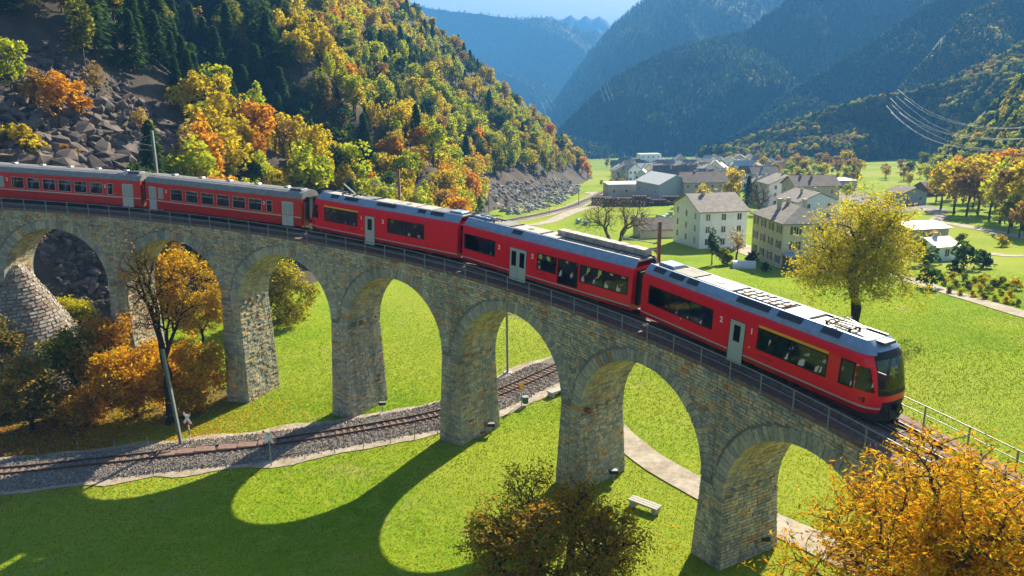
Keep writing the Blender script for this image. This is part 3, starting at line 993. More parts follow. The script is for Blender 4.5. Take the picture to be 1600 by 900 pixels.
def roof_boxes(t, specs, seed=1):
    for (a, c, kind) in specs:
        b = MB()
        if kind == 'plate':
            b.bevbox(a, c, -.70, .70, 3.46, 3.56, .02); b.build('roof_plate', M['rooftop'], t)
        elif kind == 'hatch':
            b.bevbox(a, c, -.70, .70, 3.46, 3.57, .02)
            o = b.build('roof_plate', M['rooftop'], t)
            d = MB(); d.cyl(((a + c) / 2, -.1, 3.575), (0, 0, 1), .22, .03, 20); d.build('fan', M['grille'], o)
        elif kind == 'ribs':
            b.box(a, c, -.66, .66, 3.46, 3.49); o = b.build('resistor_tray', M['grille'], t)
            n = int((c - a) / .42)
            for i in range(n):
                for j in range(3):
                    bb = MB(); x = a + .06 + i * (c - a) / n; y = -.62 + j * .43
                    bb.bevbox(x, x + .30, y, y + .36, 3.49, 3.58 + .02 * ((i + j) % 2), .02); bb.build('resistor', M[('rooftop', 'roofgrey', 'rooftop', 'rust')[(i * 3 + j) % 4]], o)
        elif kind == 'slats':
            b.box(a, c, -.68, .68, 3.46, 3.48); o = b.build('slat_tray', M['grille'], t)
            n = int((c - a) / .14)
            for i in range(n):
                x = a + i * (c - a) / n
                bb = MB(); bb.box(x, x + .08, -.66, .66, 3.48, 3.55); bb.build('slat', M['rooftop'], o)
        elif kind == 'box':
            b.bevbox(a, c, -.5, .5, 3.46, 3.68, .05); b.build('roof_box', M['roofgrey'], t)

def pantograph(t, x, up, flip=1):
    p = MB(); p.box(x - .7, x + .7, -.42, -.36, 3.58, 3.64).box(x - .7, x + .7, .36, .42, 3.58, 3.64).box(x - .7, x - .62, -.42, .42, 3.58, 3.64).box(x + .62, x + .7, -.42, .42, 3.58, 3.64)
    for dx in (-.6, .6):
        for y in (-.39, .39):
            p.cyl((x + dx, y, 3.52), (0, 0, 1), .06, .14, 8)
    o = p.build('pantograph', M['dark'], t)
    zk, zt = (4.35, 5.15) if up else (3.74, 3.80)
    xk = x + flip * (-.9 if up else -1.15); xt = x + flip * (.25 if up else .15)
    a = MB()
    a.tube([(x + flip * .45, -.06, 3.64), (xk, -.05, zk)], .035, 6).tube([(x + flip * .45, .06, 3.64), (xk, .05, zk)], .025, 6)
    a.tube([(xk, -.06, zk), (xt, -.42, zt)], .022, 6).tube([(xk, .06, zk), (xt, .42, zt)], .022, 6)
    a.build('arm', M['steel'], o)
    h = MB()
    for dx in (-.14, .14):
        h.tube([(xt + dx, -.80, zt - .12), (xt + dx, -.6, zt + .02), (xt + dx, .6, zt + .02), (xt + dx, .80, zt - .12)], .022, 6)
    h.tube([(xt - .14, -.42, zt), (xt + .14, -.42, zt)], .02, 6).tube([(xt - .14, .42, zt), (xt + .14, .42, zt)], .02, 6)
    h.build('collector_head', M['dark'], o)

def nose(t, xe, direction, ns=1.0):
    """driving end: a rounded cab reaching from xe - 1.9 to its tip; direction +1 leads, -1 trails"""
    # reach of the nose and half width for each height
    zl = [0.42, 0.55, 0.66] + [0.75 + .04 * i for i in range(56)] + [3.03, 3.14, 3.25, 3.38, 3.48, 3.54]
    reach = np.interp(zl, [0.42, 0.75, 1.0, 1.35, 1.6, 2.0, 2.5, 3.0, 3.25, 3.54], [1.98, 2.10, 2.16, 2.12, 2.02, 1.84, 1.58, 1.22, 0.90, 0.20]) * ns
    hw = np.array([yp(z) if z <= 3.02 else np.interp(z, [3.02, 3.25, 3.54], [1.20, 1.08, 0.78]) for z in zl])
    npl = 141
    V = []
    for z, rc, w in zip(zl, reach, hw):
        for i in range(npl):
            u = -1 + 2 * i / (npl - 1)
            # plan: superellipse
            a = u * math.pi / 2
            e = 0.70
            y = w * math.copysign(abs(math.sin(a)) ** e, a)
            x = rc * abs(math.cos(a)) ** 0.74
            V.append((xe + direction * x, y, z))
    # grid quads, sorted into parts
    parts = {'cab_shell': ([], []), 'windscreen': ([], []), 'side_window': ([], []), 'side_window_b': ([], []), 'cab_skirt': ([], []), 'cab_stripe': ([], []), 'front_apron': ([], []), 'cab_roof': ([], []), 'windscreen_surround': ([], [])}
    mats = {'cab_shell': 'red', 'windscreen': 'shield', 'side_window': 'shield', 'side_window_b': 'shield', 'cab_skirt': 'maroon', 'cab_stripe': 'silver', 'front_apron': 'dark', 'cab_roof': 'roofgrey', 'windscreen_surround': 'black'}
    V = np.array(V)
    for j in range(len(zl) - 1):
        for i in range(npl - 1):
            ids = [j * npl + i, j * npl + i + 1, (j + 1) * npl + i + 1, (j + 1) * npl + i]
            c = V[ids].mean(0)
            xr = (c[0] - xe) * direction / ns
            front = abs(c[1]) < 1.00 and xr > 0.95
            z = c[2]
            if abs(c[1]) < .80 and z < 1.02 and xr > .8: p = 'front_apron'
            elif z < .66: p = 'cab_skirt'
            elif z < .75: p = 'cab_stripe'
            elif front and 1.5 < z < 2.84 and abs(c[1]) < .95: p = 'windscreen'
            elif front and 1.32 < z < 3.12: p = 'windscreen_surround'
            elif abs(c[1]) > 1.0 and 1.42 < z < 2.52 and 0.10 < xr and xr < 1.55 - (z - 1.42) * .5: p = 'side_window' if c[1] > 0 else 'side_window_b'
            elif z > 3.03: p = 'cab_roof'
            else: p = 'cab_shell'
            if direction < 0: ids = ids[::-1]
            off = 0.0
            parts[p][1].append(tuple(V[k] for k in ids))
    shell = None
    for p, (_, quads) in parts.items():
        if not quads: continue
        pts = []; F = []; idx = {}
        for q in quads:
            f = []
            for v in q:
                key = tuple(np.round(v, 4))
                if key not in idx: idx[key] = len(pts); pts.append(v)
                f.append(idx[key])
            F.append(tuple(f))
        o = obj(p.replace('_b', '') if p.endswith('_b') else p, pts, F, M[mats[p]], t, smooth=True)
    # roof hatch, wiper, lamps, coupler, stripes
    D = direction
    for sy in (-1, 1):
        b = MB()
        b.bevbox(0, .34, -.12, .12, 0, .03, .01)
        o = b.build('headlight', M['dark'], t)
        o.matrix_local = Matrix.Translation((xe + (D * ns * .50 if D > 0 else -ns * .50 - .34), sy * 1.265, 1.02)) @ Matrix.Rotation(rad(-90 * sy), 4, 'X') @ Matrix.Rotation(rad(-34 * D * sy) * 0 , 4, 'Z')
        l = MB(); l.bevbox(.05, .28, -.07, .07, .03, .05, .01)
        l.build('lens', M['omaroon'], o)
        b = MB(); b.tube([(xe + D * ns * 1.95, sy * .25, 1.48), (xe + D * ns * 1.83, sy * .55, 1.98)], .014, 5); b.build('wiper', M['black'], t)
        b = MB(); b.tube([(xe + D * ns * 1.0, sy * 1.33, 2.3), (xe + D * ns * 1.1, sy * 1.52, 2.35), (xe + D * ns * 1.12, sy * 1.52, 1.95)], .02, 6); 
    b = MB()
    b.box(min(xe + D * ns * 1.95, xe + D * ns * 2.35), max(xe + D * ns * 1.95, xe + D * ns * 2.35), -.12, .12, .58, .82)
    b.cyl((xe + D * ns * 2.42, 0, .72), (1, 0, 0), .20, .08, 18).cyl((xe + D * ns * 2.28, 0, .72), (1, 0, 0), .10, .25, 12)
    b.tube([(xe + D * ns * 2.1, -.45, .75), (xe + D * ns * 2.3, -.5, .45), (xe + D * ns * 2.25, -.4, .25), (xe + D * ns * 2.1, -.3, .45)], .035, 6)
    b.tube([(xe + D * ns * 2.1, .45, .75), (xe + D * ns * 2.3, .5, .45), (xe + D * ns * 2.25, .4, .25), (xe + D * ns * 2.1, .3, .45)], .035, 6)
    b.tube([(xe + D * ns * 2.12, -.7, .9), (xe + D * ns * 2.3, -.72, .6), (xe + D * ns * 2.2, -.6, .35)], .03, 6)
    b.build('coupler', M['dark'], t)
    # snow plough
    xa = xe + D * ns * 1.55; xt = xe + D * ns * 2.2
    b = MB(); b.raw([(xa, -1.15, .12), (xt, -.45, .12), (xt, .45, .12), (xa, 1.15, .12), (xa - D * .1, -1.15, .48), (xt - D * .12, -.5, .48), (xt - D * .12, .5, .48), (xa - D * .1, 1.15, .48), (xa - D * .9, -1.12, .15), (xa - D * .9, 1.12, .15), (xa - D * .9, -1.12, .45), (xa - D * .9, 1.12, .45)],
                    [(0, 1, 5, 4), (1, 2, 6, 5), (2, 3, 7, 6), (8, 0, 4, 10), (3, 9, 11, 7), (0, 8, 9, 3, 2, 1)])
    b.build('snow_plough', M['dark'], t)
    b = MB(); b.bevbox(xe + D * ns * .55 - .28, xe + D * ns * .55 + .28, -.42, .42, 3.40, 3.52, .03); b.build('roof_hatch', M['grille'], t)

def allegra(name, s0, s1, label, spec):
    t, L = car_root(name, s0, s1, label)
    h = L / 2
    X = lambda s: (s - (s0 + s1) / 2)
    x0, x1 = -h + .30, h - .30
    if spec.get('nose') == 1: x1 = h - 1.34
    if spec.get('nose') == -1: x0 = -h + 1.45
    body = MB()
    holes = [(X(a), X(c), 1.37, 2.42) for a, c, n in spec['wins']]
    doors = [(X(a), X(c), 0.42, 2.36) for a, c, n in spec['doors']]
    extra = [(X(a), X(c), za, zb) for a, c, za, zb in spec.get('extra', [])]
    for side in (-1, 1):
        w = wall(x0, x1, PROF, side, holes + doors + extra, [(0.66, 1), (9, 0)])
        merge(body, w)
    # floor, shell roof under the fairings
    body.box(x0, x1, -1.26, 1.26, .42, .50, 1)
    body.box(x0, x1, -1.19, 1.19, 2.98, 3.04, 0)
    # ends
    for xe_, has in ((x0, spec.get('nose') != -1), (x1, spec.get('nose') != 1)):
        if has:
            pr_ = [(-yp(z), z) for z in (0.42, .8, 2.5, 2.72, 2.9, 3.02)]
            poly = [(y, z) for y, z in pr_] + [(-y, z) for y, z in pr_[::-1]]
            body.prism(poly, xe_ - .02, xe_ + .02, 0, 0)
    body.build('body', [M['red'], M['maroon']], t)
    b = MB(); b.box(x0, x1, -1.2, 1.2, 1.0, 1.03); 
    b.build('floor', M['inside'], t)
    for side in (-1, 1):
        # stripe in pieces between the doors
        cuts = sorted([(X(a) - .03, X(c) + .03) for a, c, n in spec['doors']])
        xa = x0
        for a, c in cuts + [(x1, x1)]:
            if a > xa: sheet('stripe', t, side, xa, a, .66, .74, 0, M['silver'], yfun=lambda z: yp(z) + .006)
            xa = c
        for a, c, n in spec['wins']:
            window_unit(t, side, X(a), X(c), 1.40, 2.40, n, yp, M['glass'])
        for a, c, za, zb in spec.get('extra', []):
            window_unit(t, side, X(a), X(c), za, zb, 1, yp, M['glass'])
        for a, c, n in spec['doors']:
            door_unit(t, side, X(a), X(c), n, L)
        for a, c in spec.get('first', []):
            sheet('yellow_band', t, side, X(a), X(c), 2.475, 2.60, 0, M['yellow'], yfun=lambda z: yp(z) + .008)
        for a, tx in spec['nums']:
            text('class_number', tx, X(a), 1.334, 1.98, .42, M['white'], t, side)
        for a in spec.get('seams', []):
            sheet('panel_seam', t, side, X(a) - .012, X(a) + .012, .76, 2.95, 0, M['maroon'], yfun=lambda z: yp(z) + .002, thick=.004)
        for a in spec.get('plates', []):
            sheet('side_grille', t, side, X(a) - .45, X(a) + .45, 1.0, 1.09, 0, M['omaroon'], yfun=lambda z: yp(z) + .008)
        for a in spec.get('dots', []):
            b = MB(); b.cyl((X(a), side * 1.335, 1.25), (0, 1, 0), .06, .02, 14); b.build('door_button', M['yellow'], t)
    roof_allegra(t, x0, x1, [X(a) for a in spec['rsegs']], [(X(a), X(c)) for a, c in spec['rdark']], 3)
    roof_boxes(t, [(X(a), X(c), k) for a, c, k in spec['roof']])
    for a, up, fl in spec.get('panto', []):
        pantograph(t, X(a), up, fl)
    skip = [(X(a) - .3, X(c) + .3) for a, c, n in spec['doors']]
    seats(t, x0 + .8, x1 - .8, .95, skip)
    bogie(t, -h + 2.6); bogie(t, h - 2.6)
    underframe(t, -h + 4.4, h - 4.4, L, int(s0))
    if spec.get('nose'): nose(t, x1 if spec['nose'] > 0 else x0, spec['nose'], 0.62 if spec['nose'] > 0 else 0.68)
    for xe_, has, sg in ((x0, spec.get('nose') != -1, -1), (x1, spec.get('nose') != 1, 1)):
        if has:
            g = MB()
            for i in range(4):
                g.box(min(xe_ + sg * (.02 + i * .085), xe_ + sg * (.08 + i * .085)), max(xe_ + sg * (.02 + i * .085), xe_ + sg * (.08 + i * .085)), -.95 - .05 * (i % 2), .95 + .05 * (i % 2), .75, 2.85)
            g.build('gangway', M['black'], t)
    return t

allegra('railcar', 8.45, 24.25, 'red railcar behind the two old carriages, raised pantograph and yellow band over its window pair', dict(
    nose=-1, wins=[(10.6, 14.1, 2), (17.3, 20.8, 2)], doors=[(14.95, 15.95, 1)], extra=[(9.15 + .45, 9.55 + .45, 1.3, 2.42)] if False else [],
    first=[(10.5, 14.2)], nums=[(14.55, '1'), (16.8, '2')], seams=[10.3, 14.4, 16.3, 21.2, 21.75, 23.4], plates=[13.6], dots=[14.6],
    rsegs=[12.2, 13.2, 15.6, 17.9, 19.8, 21.6], rdark=[(11.0, 11.8), (12.5, 13.9), (15.9, 17.8), (20.0, 20.7), (21.2, 22.4)],
    roof=[(13.6, 15.0, 'slats'), (15.4, 17.2, 'plate'), (17.4, 19.4, 'hatch'), (19.6, 21.0, 'plate'), (21.2, 22.4, 'slats'), (22.6, 23.7, 'box')],
    panto=[(12.3, True, 1)]))
allegra('railcar', 24.45, 40.25, 'red middle railcar with paired grey doors and a long four-pane window band', dict(
    wins=[(25.0, 28.1, 2), (32.25, 33.85, 1), (35.95, 39.6, 2)], doors=[(29.65, 31.2, 2)], extra=[(34.08, 35.68, .88, 2.42)],
    nums=[(28.55, '2'), (31.75, '2')], seams=[28.9, 32.0, 36.0, 39.8], plates=[32.6], dots=[],
    rsegs=[28.0, 31.5, 35.0, 38.0], rdark=[(29.5, 30.4)],
    roof=[(24.9, 26.4, 'box'), (27.4, 28.8, 'slats'), (29.2, 31.6, 'hatch'), (31.9, 33.2, 'plate')],
    panto=[(26.4, False, 1)]))
tC = allegra('railcar', 40.75, 56.5, 'red leading railcar with sloping windscreen at the front of the train', dict(
    nose=1, wins=[(41.7, 46.65, 3), (49.8, 53.72, 2)], doors=[(47.95, 48.93, 1)], extra=[(54.5, 55.12, 1.42, 2.5)],
    first=[(49.75, 53.78)], nums=[(47.3, '2'), (49.35, '1')], seams=[41.5, 47.0, 49.55, 54.0], plates=[50.4], dots=[44.4, 49.3],
    rsegs=[42.8, 44.2, 47.6, 50.3, 52.5], rdark=[(41.6, 42.5), (42.9, 44.0), (44.3, 45.1), (47.9, 50.0), (50.5, 51.9), (53.0, 54.0)],
    roof=[(41.4, 42.6, 'box'), (42.8, 44.4, 'slats'), (44.6, 47.2, 'hatch'), (47.4, 50.4, 'ribs'), (50.6, 52.0, 'plate')],
    panto=[(53.4, False, -1)]))
# long roof hood of the middle car, lifted along its far side
mid = [o for o in bpy.data.objects if o.name == 'railcar.001'][0]
b = MB()
for i in range(9):
    xa = .1 + i * .8
    b.box(xa, xa + .76, .30, .95, 3.50 + .005 * (i % 2), 3.86)
b.build('cooling_duct', M['rooftop'], mid)
b = MB(); b.box(-.2, 7.5, -.25, .25, 3.46, 3.52); b.build('cable_tray', M['grille'], mid)

# older carriages
CP = [(0.42, 1.26), (0.55, 1.31), (2.55, 1.31), (2.72, 1.27)]
cy = lambda z: float(np.interp(z, [p[0] for p in CP], [p[1] for p in CP]))
def coach(s0, s1, label):
    t, L = car_root('carriage', s0, s1, label)
    h = L / 2; sc_ = L / 16.0
    U = lambda d: -h + d * sc_                     # metres from the left end on a 16 m car
    wins = [(2.75 + i * 1.62, 2.75 + i * 1.62 + 1.22) for i in range(6)]
    small = (12.62, 13.12); smallw = (1.42, 1.90)
    doors = [(0.38, 1.18), (14.1, 14.9 + .3)]
    holes = [(U(a), U(c), 1.37, 2.32) for a, c in wins] + [(U(a), U(c), .42, 2.42) for a, c in doors] + [(U(small[0]), U(small[1]), 1.37, 2.32), (U(smallw[0]), U(smallw[1]), 1.40, 2.32)]
    body = MB()
    for side in (-1, 1):
        merge(body, wall(-h + .05, h - .05, CP, side, holes, [(1.12, 1), (9, 0)]))
    body.box(-h + .05, h - .05, -1.25, 1.25, .40, .46, 1)
    arc = [(1.27 * math.cos(a), 2.72 + .66 * math.sin(a)) for a in np.linspace(0, math.pi, 11)]
    for xe_ in (-h + .05, h - .05):
        poly = [(-1.26, .42), (-1.31, .55), (-1.31, 2.55)] + [(-y, z) for y, z in arc] + [(1.31, 2.55), (1.31, .55), (1.26, .42)]
        body.prism(poly, xe_ - .015, xe_ + .015, 0, 0)
    body.build('body', [M['ored'], M['omaroon']], t)
    # ribbed roof
    n = 40; V = []; F = []
    for e in (-h, h):
        for i in range(n + 1):
            a = math.pi * i / n; rb = 1 + (.016 if (i // 2) % 2 else 0)
            V.append((e, 1.30 * math.cos(a) * rb, 2.71 + .68 * math.sin(a) * rb))
    for i in range(n): F.append((i, i + 1, n + 2 + i, n + 1 + i))
    F.append(tuple(range(n + 1))[::-1]); F.append(tuple(range(n + 1, 2 * n + 2)))
    obj('roof', V, F, M['oldroof'], t)
    for i in range(5):
        b = MB(); x = U(2.2 + i * 2.9); b.bevbox(x - .22, x + .22, -.2, .2, 3.37, 3.50, .05); b.build('roof_vent', M['silver'], t)
    b = MB(); b.bevbox(h - 1.5, h - .4, -.7, .3, 3.30, 3.46, .05); b.build('roof_hatch', M['grille'], t)
    fl = MB(); fl.box(-h + .1, h - .1, -1.2, 1.2, .95, .98); fl.build('floor', M['inside'], t)
    for side in (-1, 1):
        xa = -h + .05
        for a, c in doors + [(16.0, 16.0)]:
            if U(a) - .05 > xa: sheet('stripe', t, side, xa, U(a) - .05, 1.12, 1.215, 0, M['silver'], yfun=lambda z: cy(z) + .008)
            xa = U(c) + .05
        for a, c in wins + [small]:
            f = frame_ring('window', t, side, U(a), U(c), 1.37, 2.32, 1.325, .035, M['silver'], thick=.03)
            sheet('pane', f, side, U(a), U(c), 1.37, 2.32, 1.295, M['glass'])
            sheet('transom', f, side, U(a), U(c), 2.0, 2.03, 1.31, M['silver'])
        f = frame_ring('window', t, side, U(smallw[0]), U(smallw[1]), 1.40, 2.32, 1.325, .035, M['silver'], thick=.03)
        sheet('pane', f, side, U(smallw[0]), U(smallw[1]), 1.40, 2.32, 1.30, M['frost'])
        for a, c in doors:
            xm = (a + c) / 2
            for p, q in ((U(a) + .01, U(xm) - .01), (U(xm) + .01, U(c) - .01)):
                d = sheet('door', t, side, p, q, .36, 2.40, 1.325, M['door'], thick=.04)
                sheet('pane', d, side, p + .09, q - .09, 1.45, 2.25, 1.332, M['grille'] if side > 0 else M['frost'], thick=.02)
                sheet('handle', d, side, p + .05, q - .05, 1.28, 1.34, 1.345, M['ored'], thick=.02)
        for a in (2.25, 12.35):
            text('class_number', '2', U(a), 1.313, 1.95, .38, M['white'], t, side)
    for sg in (-1, 1):
        e = sg * h
        g = MB()
        for (ya, yb, za, zb) in ((-.62, -.48, .9, 2.75), (.48, .62, .9, 2.75), (-.62, .62, 2.70, 2.85)):
            g.box(min(e, e + sg * .30), max(e, e + sg * .30), ya, yb, za, zb)
        g.build('gangway', M['black'], t)
        g = MB(); g.box(min(e + sg * .02, e + sg * .04), max(e + sg * .02, e + sg * .04), -.45, .45, .95, 2.65); g.build('end_door', M['door'], t)
        g = MB(); g.tube([(e + sg * .08, -1.1, .6), (e + sg * .16, -1.1, .62), (e + sg * .16, -1.1, 2.4), (e + sg * .08, -1.1, 2.42)], .022, 6)
        g.tube([(e + sg * .08, -.75, .6), (e + sg * .16, -.75, .62), (e + sg * .16, -.75, 2.4), (e + sg * .08, -.75, 2.42)], .022, 6)
        g.build('grab_rail', M['silver'], t)
        g = MB(); g.box(min(e, e + sg * .35), max(e, e + sg * .35), -.1, .1, .6, .8).cyl((e + sg * .36, 0, .72), (1, 0, 0), .2, .06, 16); g.build('buffer', M['dark'], t)
    seats(t, -h + 2.6, h - 2.8, .81)
    bogie(t, -h + 2.4); bogie(t, h - 2.4)
    underframe(t, -h + 4.2, h - 4.2, L, int(s0) + 50)
coach(-39.4, -24.4, 'unseen old red carriage added at the very tail for its shadow, just beyond the left picture edge')  # out of view, added so the train's shadow reaches further left
coach(-23.9, -9.15, 'older dull red carriage with many small windows, cut by the left picture edge')
coach(-8.45, 7.65, 'older dull red carriage with ribbed grey roof, coupled behind the railcar with the raised pantograph')
print('train', round(time.time() - T0, 1))
# ------------------------------------------------------------------ hills beyond the valley
M['wood'] = mat('wooded_slope', (0.020, 0.030, 0.018), rough=1, col2=(0.035, 0.038, 0.018), scale=0.02, var=0.4, coords='Object')
M['farrock'] = mat('far_rock', (0.12, 0.12, 0.12), rough=1, var=0.3, scale=0.01)
def resample(pts, n):
    pts = np.asarray(pts, float)
    d = np.r_[0, np.cumsum(np.linalg.norm(np.diff(pts[:, :2], axis=0), axis=1))]
    t = np.linspace(0, d[-1], n)
    return np.stack([np.interp(t, d, pts[:, i]) for i in range(3)], 1)
class Hill:
    def __init__(s, name, ridge, foot, n, nv, amp, mt, seed=0, bulge=0.0, back=1.2, tooth=0.0):
        R_ = resample(ridge, n); Fo = resample(foot, n)
        A_ = np.array([atD(*p) for p in R_]); B_ = np.array([atD(*p) for p in Fo])
        u = np.linspace(0, 1, n)
        L_ = np.linalg.norm(A_[-1] - A_[0])
        A_[:, 2] += tooth * fbm(u * L_ / (tooth * 9 + 1e-6) + seed, u * 0 + 3, 4) if tooth else 0
        H_ = np.linalg.norm(A_ - B_, axis=1).mean()
        s.A, s.B, s.amp, s.seed, s.bulge, s.Ln, s.H = A_, B_, amp, seed, bulge, L_, H_
        v = np.linspace(0, 1, nv)
        P = s.at(np.repeat(u[:, None], nv, 1), np.repeat(v[None], n, 0))
        # the far side falls away behind the ridge
        bk = []
        for j in range(1, 5):
            q = A_.copy(); q[:, 1] += H_ * .18 * j; q[:, 2] -= H_ * .05 * j * j * back; bk.append(q)
        P = np.concatenate([P, np.stack(bk, 1)], 1)
        V, F = grid_mesh(name, P[..., 0], P[..., 1], P[..., 2], mt)
        s.o = tag(obj(name, V, F, mt, smooth=True), kind='structure')
    def at(s, u, v):
        n = len(s.A); x = np.clip(u, 0, 1) * (n - 1); i = np.minimum(x.astype(int), n - 2); f = (x - i)[..., None]
        a = s.A[i] * (1 - f) + s.A[i + 1] * f; b = s.B[i] * (1 - f) + s.B[i + 1] * f
        vv = v[..., None]
        P = b * (1 - vv) + a * vv
        w = np.sin(np.pi * np.clip(v, 0, 1))
        P[..., 2] += s.bulge * s.H * w * .5
        g = fbm(u * s.Ln / s.H * 3.0 + s.seed + v * 1.2, v * 1.3 + s.seed, 4)
        P[..., 1] -= s.amp * g * w * 1.4
        P[..., 2] += s.amp * g * w * .7
        return P
L1 = Hill('mountain_slope', [(836, 195, 2200), (870, 160, 2200), (893, 125, 2250), (920, 88, 2300), (960, 42, 2350), (1010, 0, 2300), (1060, -40, 2250), (1250, -60, 2250), (1700, -80, 2250)],
          [(842, 215, 1500), (880, 240, 1400), (930, 258, 1350), (1000, 265, 1300), (1200, 268, 1250), (1450, 268, 1250), (1700, 268, 1250)], 150, 40, 110, M['wood'], 1)
L2 = Hill('mountain_spur', [(872, 214, 1250), (905, 180, 1260), (960, 130, 1280), (1020, 98, 1300), (1060, 80, 1310), (1110, 70, 1320), (1165, 58, 1340), (1200, 30, 1350), (1260, -12, 1380), (1400, -50, 1400), (1700, -80, 1400)],
          [(876, 236, 1050), (920, 255, 1000), (1000, 264, 980), (1100, 266, 960), (1300, 266, 950), (1700, 266, 950)], 150, 40, 70, M['wood'], 4)
L3 = Hill('mountain_spur', [(1120, 245, 900), (1180, 205, 940), (1212, 173, 960), (1299, 115, 1000), (1360, 78, 1010), (1420, 37, 1020), (1478, 0, 1030), (1560, -50, 1035), (1700, -70, 1040)],
          [(1110, 262, 850), (1200, 264, 820), (1300, 266, 800), (1400, 266, 780), (1500, 260, 760), (1600, 250, 760), (1700, 240, 760)], 110, 30, 55, M['wood'], 8)
L3b = Hill('mountain_spur', [(1385, 175, 800), (1429, 121, 830), (1470, 78, 850), (1501, 37, 860), (1564, 9, 870), (1700, -80, 880)],
           [(1380, 200, 740), (1450, 210, 720), (1520, 200, 700), (1600, 190, 690), (1700, 180, 680)], 70, 24, 20, M['wood'], 12)
L4 = Hill('wooded_hill', [(1090, 262, 760), (1160, 231, 740), (1230, 205, 720), (1290, 185, 700), (1362, 165, 680), (1420, 158, 670), (1478, 139, 660), (1535, 115, 650), (1600, 80, 640), (1750, 0, 640)],
          [(1085, 268, 720), (1150, 280, 640), (1230, 288, 560), (1300, 282, 600), (1360, 268, 640), (1430, 262, 640), (1470, 270, 560), (1600, 275, 500), (1750, 280, 480)], 110, 30, 40, M['soil'], 16, bulge=.05)
L5 = Hill('wooded_hill', [(1462, 262, 440), (1500, 228, 430), (1535, 200, 425), (1570, 165, 420), (1600, 135, 415), (1750, 20, 410)],
          [(1460, 275, 400), (1520, 300, 330), (1600, 318, 290), (1750, 330, 280)], 60, 24, 9, M['soil'], 21)
F2 = Hill('far_mountain', [(560, -30, 3700), (640, 4, 3650), (700, 18, 3600), (780, 28, 3550), (850, 27, 3500), (905, 45, 3500), (960, 52, 3500), (1080, 70, 3500)],
          [(600, 215, 2900), (700, 225, 2800), (800, 225, 2750), (880, 225, 2700), (960, 225, 2700), (1080, 225, 2700)], 140, 60, 150, M['wood'], 30, tooth=12)
F1 = Hill('distant_peaks', [(800, 34, 5000), (842, 36, 5000), (852, 29, 5000), (862, 26, 5000), (872, 33, 5000), (880, 32, 5000), (892, 26, 5000), (898, 31, 5000), (905, 34, 5000), (915, 28, 5000), (926, 33, 5000), (937, 27, 5000), (946, 33, 5000), (955, 42, 5000), (1000, 50, 5000)],
          [(800, 100, 4400), (1000, 100, 4400)], 160, 24, 90, M['farrock'], 33, tooth=22)
MF = Hill('far_foothill', [(600, 60, 2950), (680, 75, 2900), (740, 98, 2850), (800, 118, 2800), (850, 135, 2750), (900, 150, 2700), (960, 160, 2700)],
          [(600, 225, 2500), (700, 228, 2450), (800, 228, 2400), (900, 228, 2400), (960, 228, 2400)], 90, 34, 90, M['wood'], 41)

# ------------------------------------------------------------------ plants
GOLD = [(0.32, 0.24, 0.012), (0.48, 0.37, 0.018), (0.62, 0.49, 0.025), (0.48, 0.42, 0.025)]
YGREEN = [(0.20, 0.25, 0.012), (0.35, 0.40, 0.02), (0.52, 0.54, 0.03), (0.42, 0.46, 0.03)]
ORANGE = [(0.34, 0.14, 0.010), (0.56, 0.25, 0.012), (0.70, 0.36, 0.018), (0.60, 0.38, 0.02)]
RUST = [(0.20, 0.12, 0.03), (0.32, 0.19, 0.04), (0.42, 0.27, 0.05), (0.34, 0.25, 0.06)]
OLIVE = [(0.09, 0.11, 0.012), (0.16, 0.18, 0.018), (0.26, 0.25, 0.025), (0.20, 0.22, 0.02)]
DGREEN = [(0.022, 0.055, 0.016), (0.045, 0.09, 0.024), (0.08, 0.13, 0.03), (0.05, 0.10, 0.025)]
PALE = [(0.30, 0.20, 0.06), (0.46, 0.33, 0.09), (0.55, 0.42, 0.12), (0.42, 0.33, 0.08)]
BLUEG = [(0.012, 0.028, 0.02), (0.025, 0.045, 0.028), (0.04, 0.06, 0.035), (0.03, 0.045, 0.03)]
LM = {k: leafmat(k + '_leaves', c) for k, c in dict(gold=GOLD, ygreen=YGREEN, orange=ORANGE, rust=RUST, olive=OLIVE, dgreen=DGREEN, pale=PALE, far=BLUEG).items()}
M['bark'] = mat('bark', (0.075, 0.055, 0.04), rough=1, var=0.4, scale=2, bump=0.8, bscale=12)
M['darkbark'] = mat('dark_bark', (0.035, 0.027, 0.022), rough=1, var=0.4, scale=2, bump=0.8, bscale=12)
M['twig'] = mat('bare_twigs', (0.12, 0.09, 0.075), rough=1)

def leaf_quads(C, ln, wd, g, up=0.3, rnd=None):
    n = len(C)
    a = g.normal(size=(n, 3)); a[:, 2] *= (1 - up); a /= np.linalg.norm(a, axis=1)[:, None]
    b = g.normal(size=(n, 3)); b -= (a * b).sum(1)[:, None] * a; b /= np.linalg.norm(b, axis=1)[:, None]
    l = ln * g.uniform(.6, 1.3, n)[:, None] / 2; w = wd * g.uniform(.7, 1.2, n)[:, None] / 2
    V = np.stack([C - a * l, C + b * w - a * l * .1, C + a * l, C - b * w - a * l * .1], 1).reshape(-1, 3)
    F = np.arange(4 * n).reshape(n, 4)
    r = g.random(n) if rnd is None else rnd
    return V, F, np.repeat(r, 4)

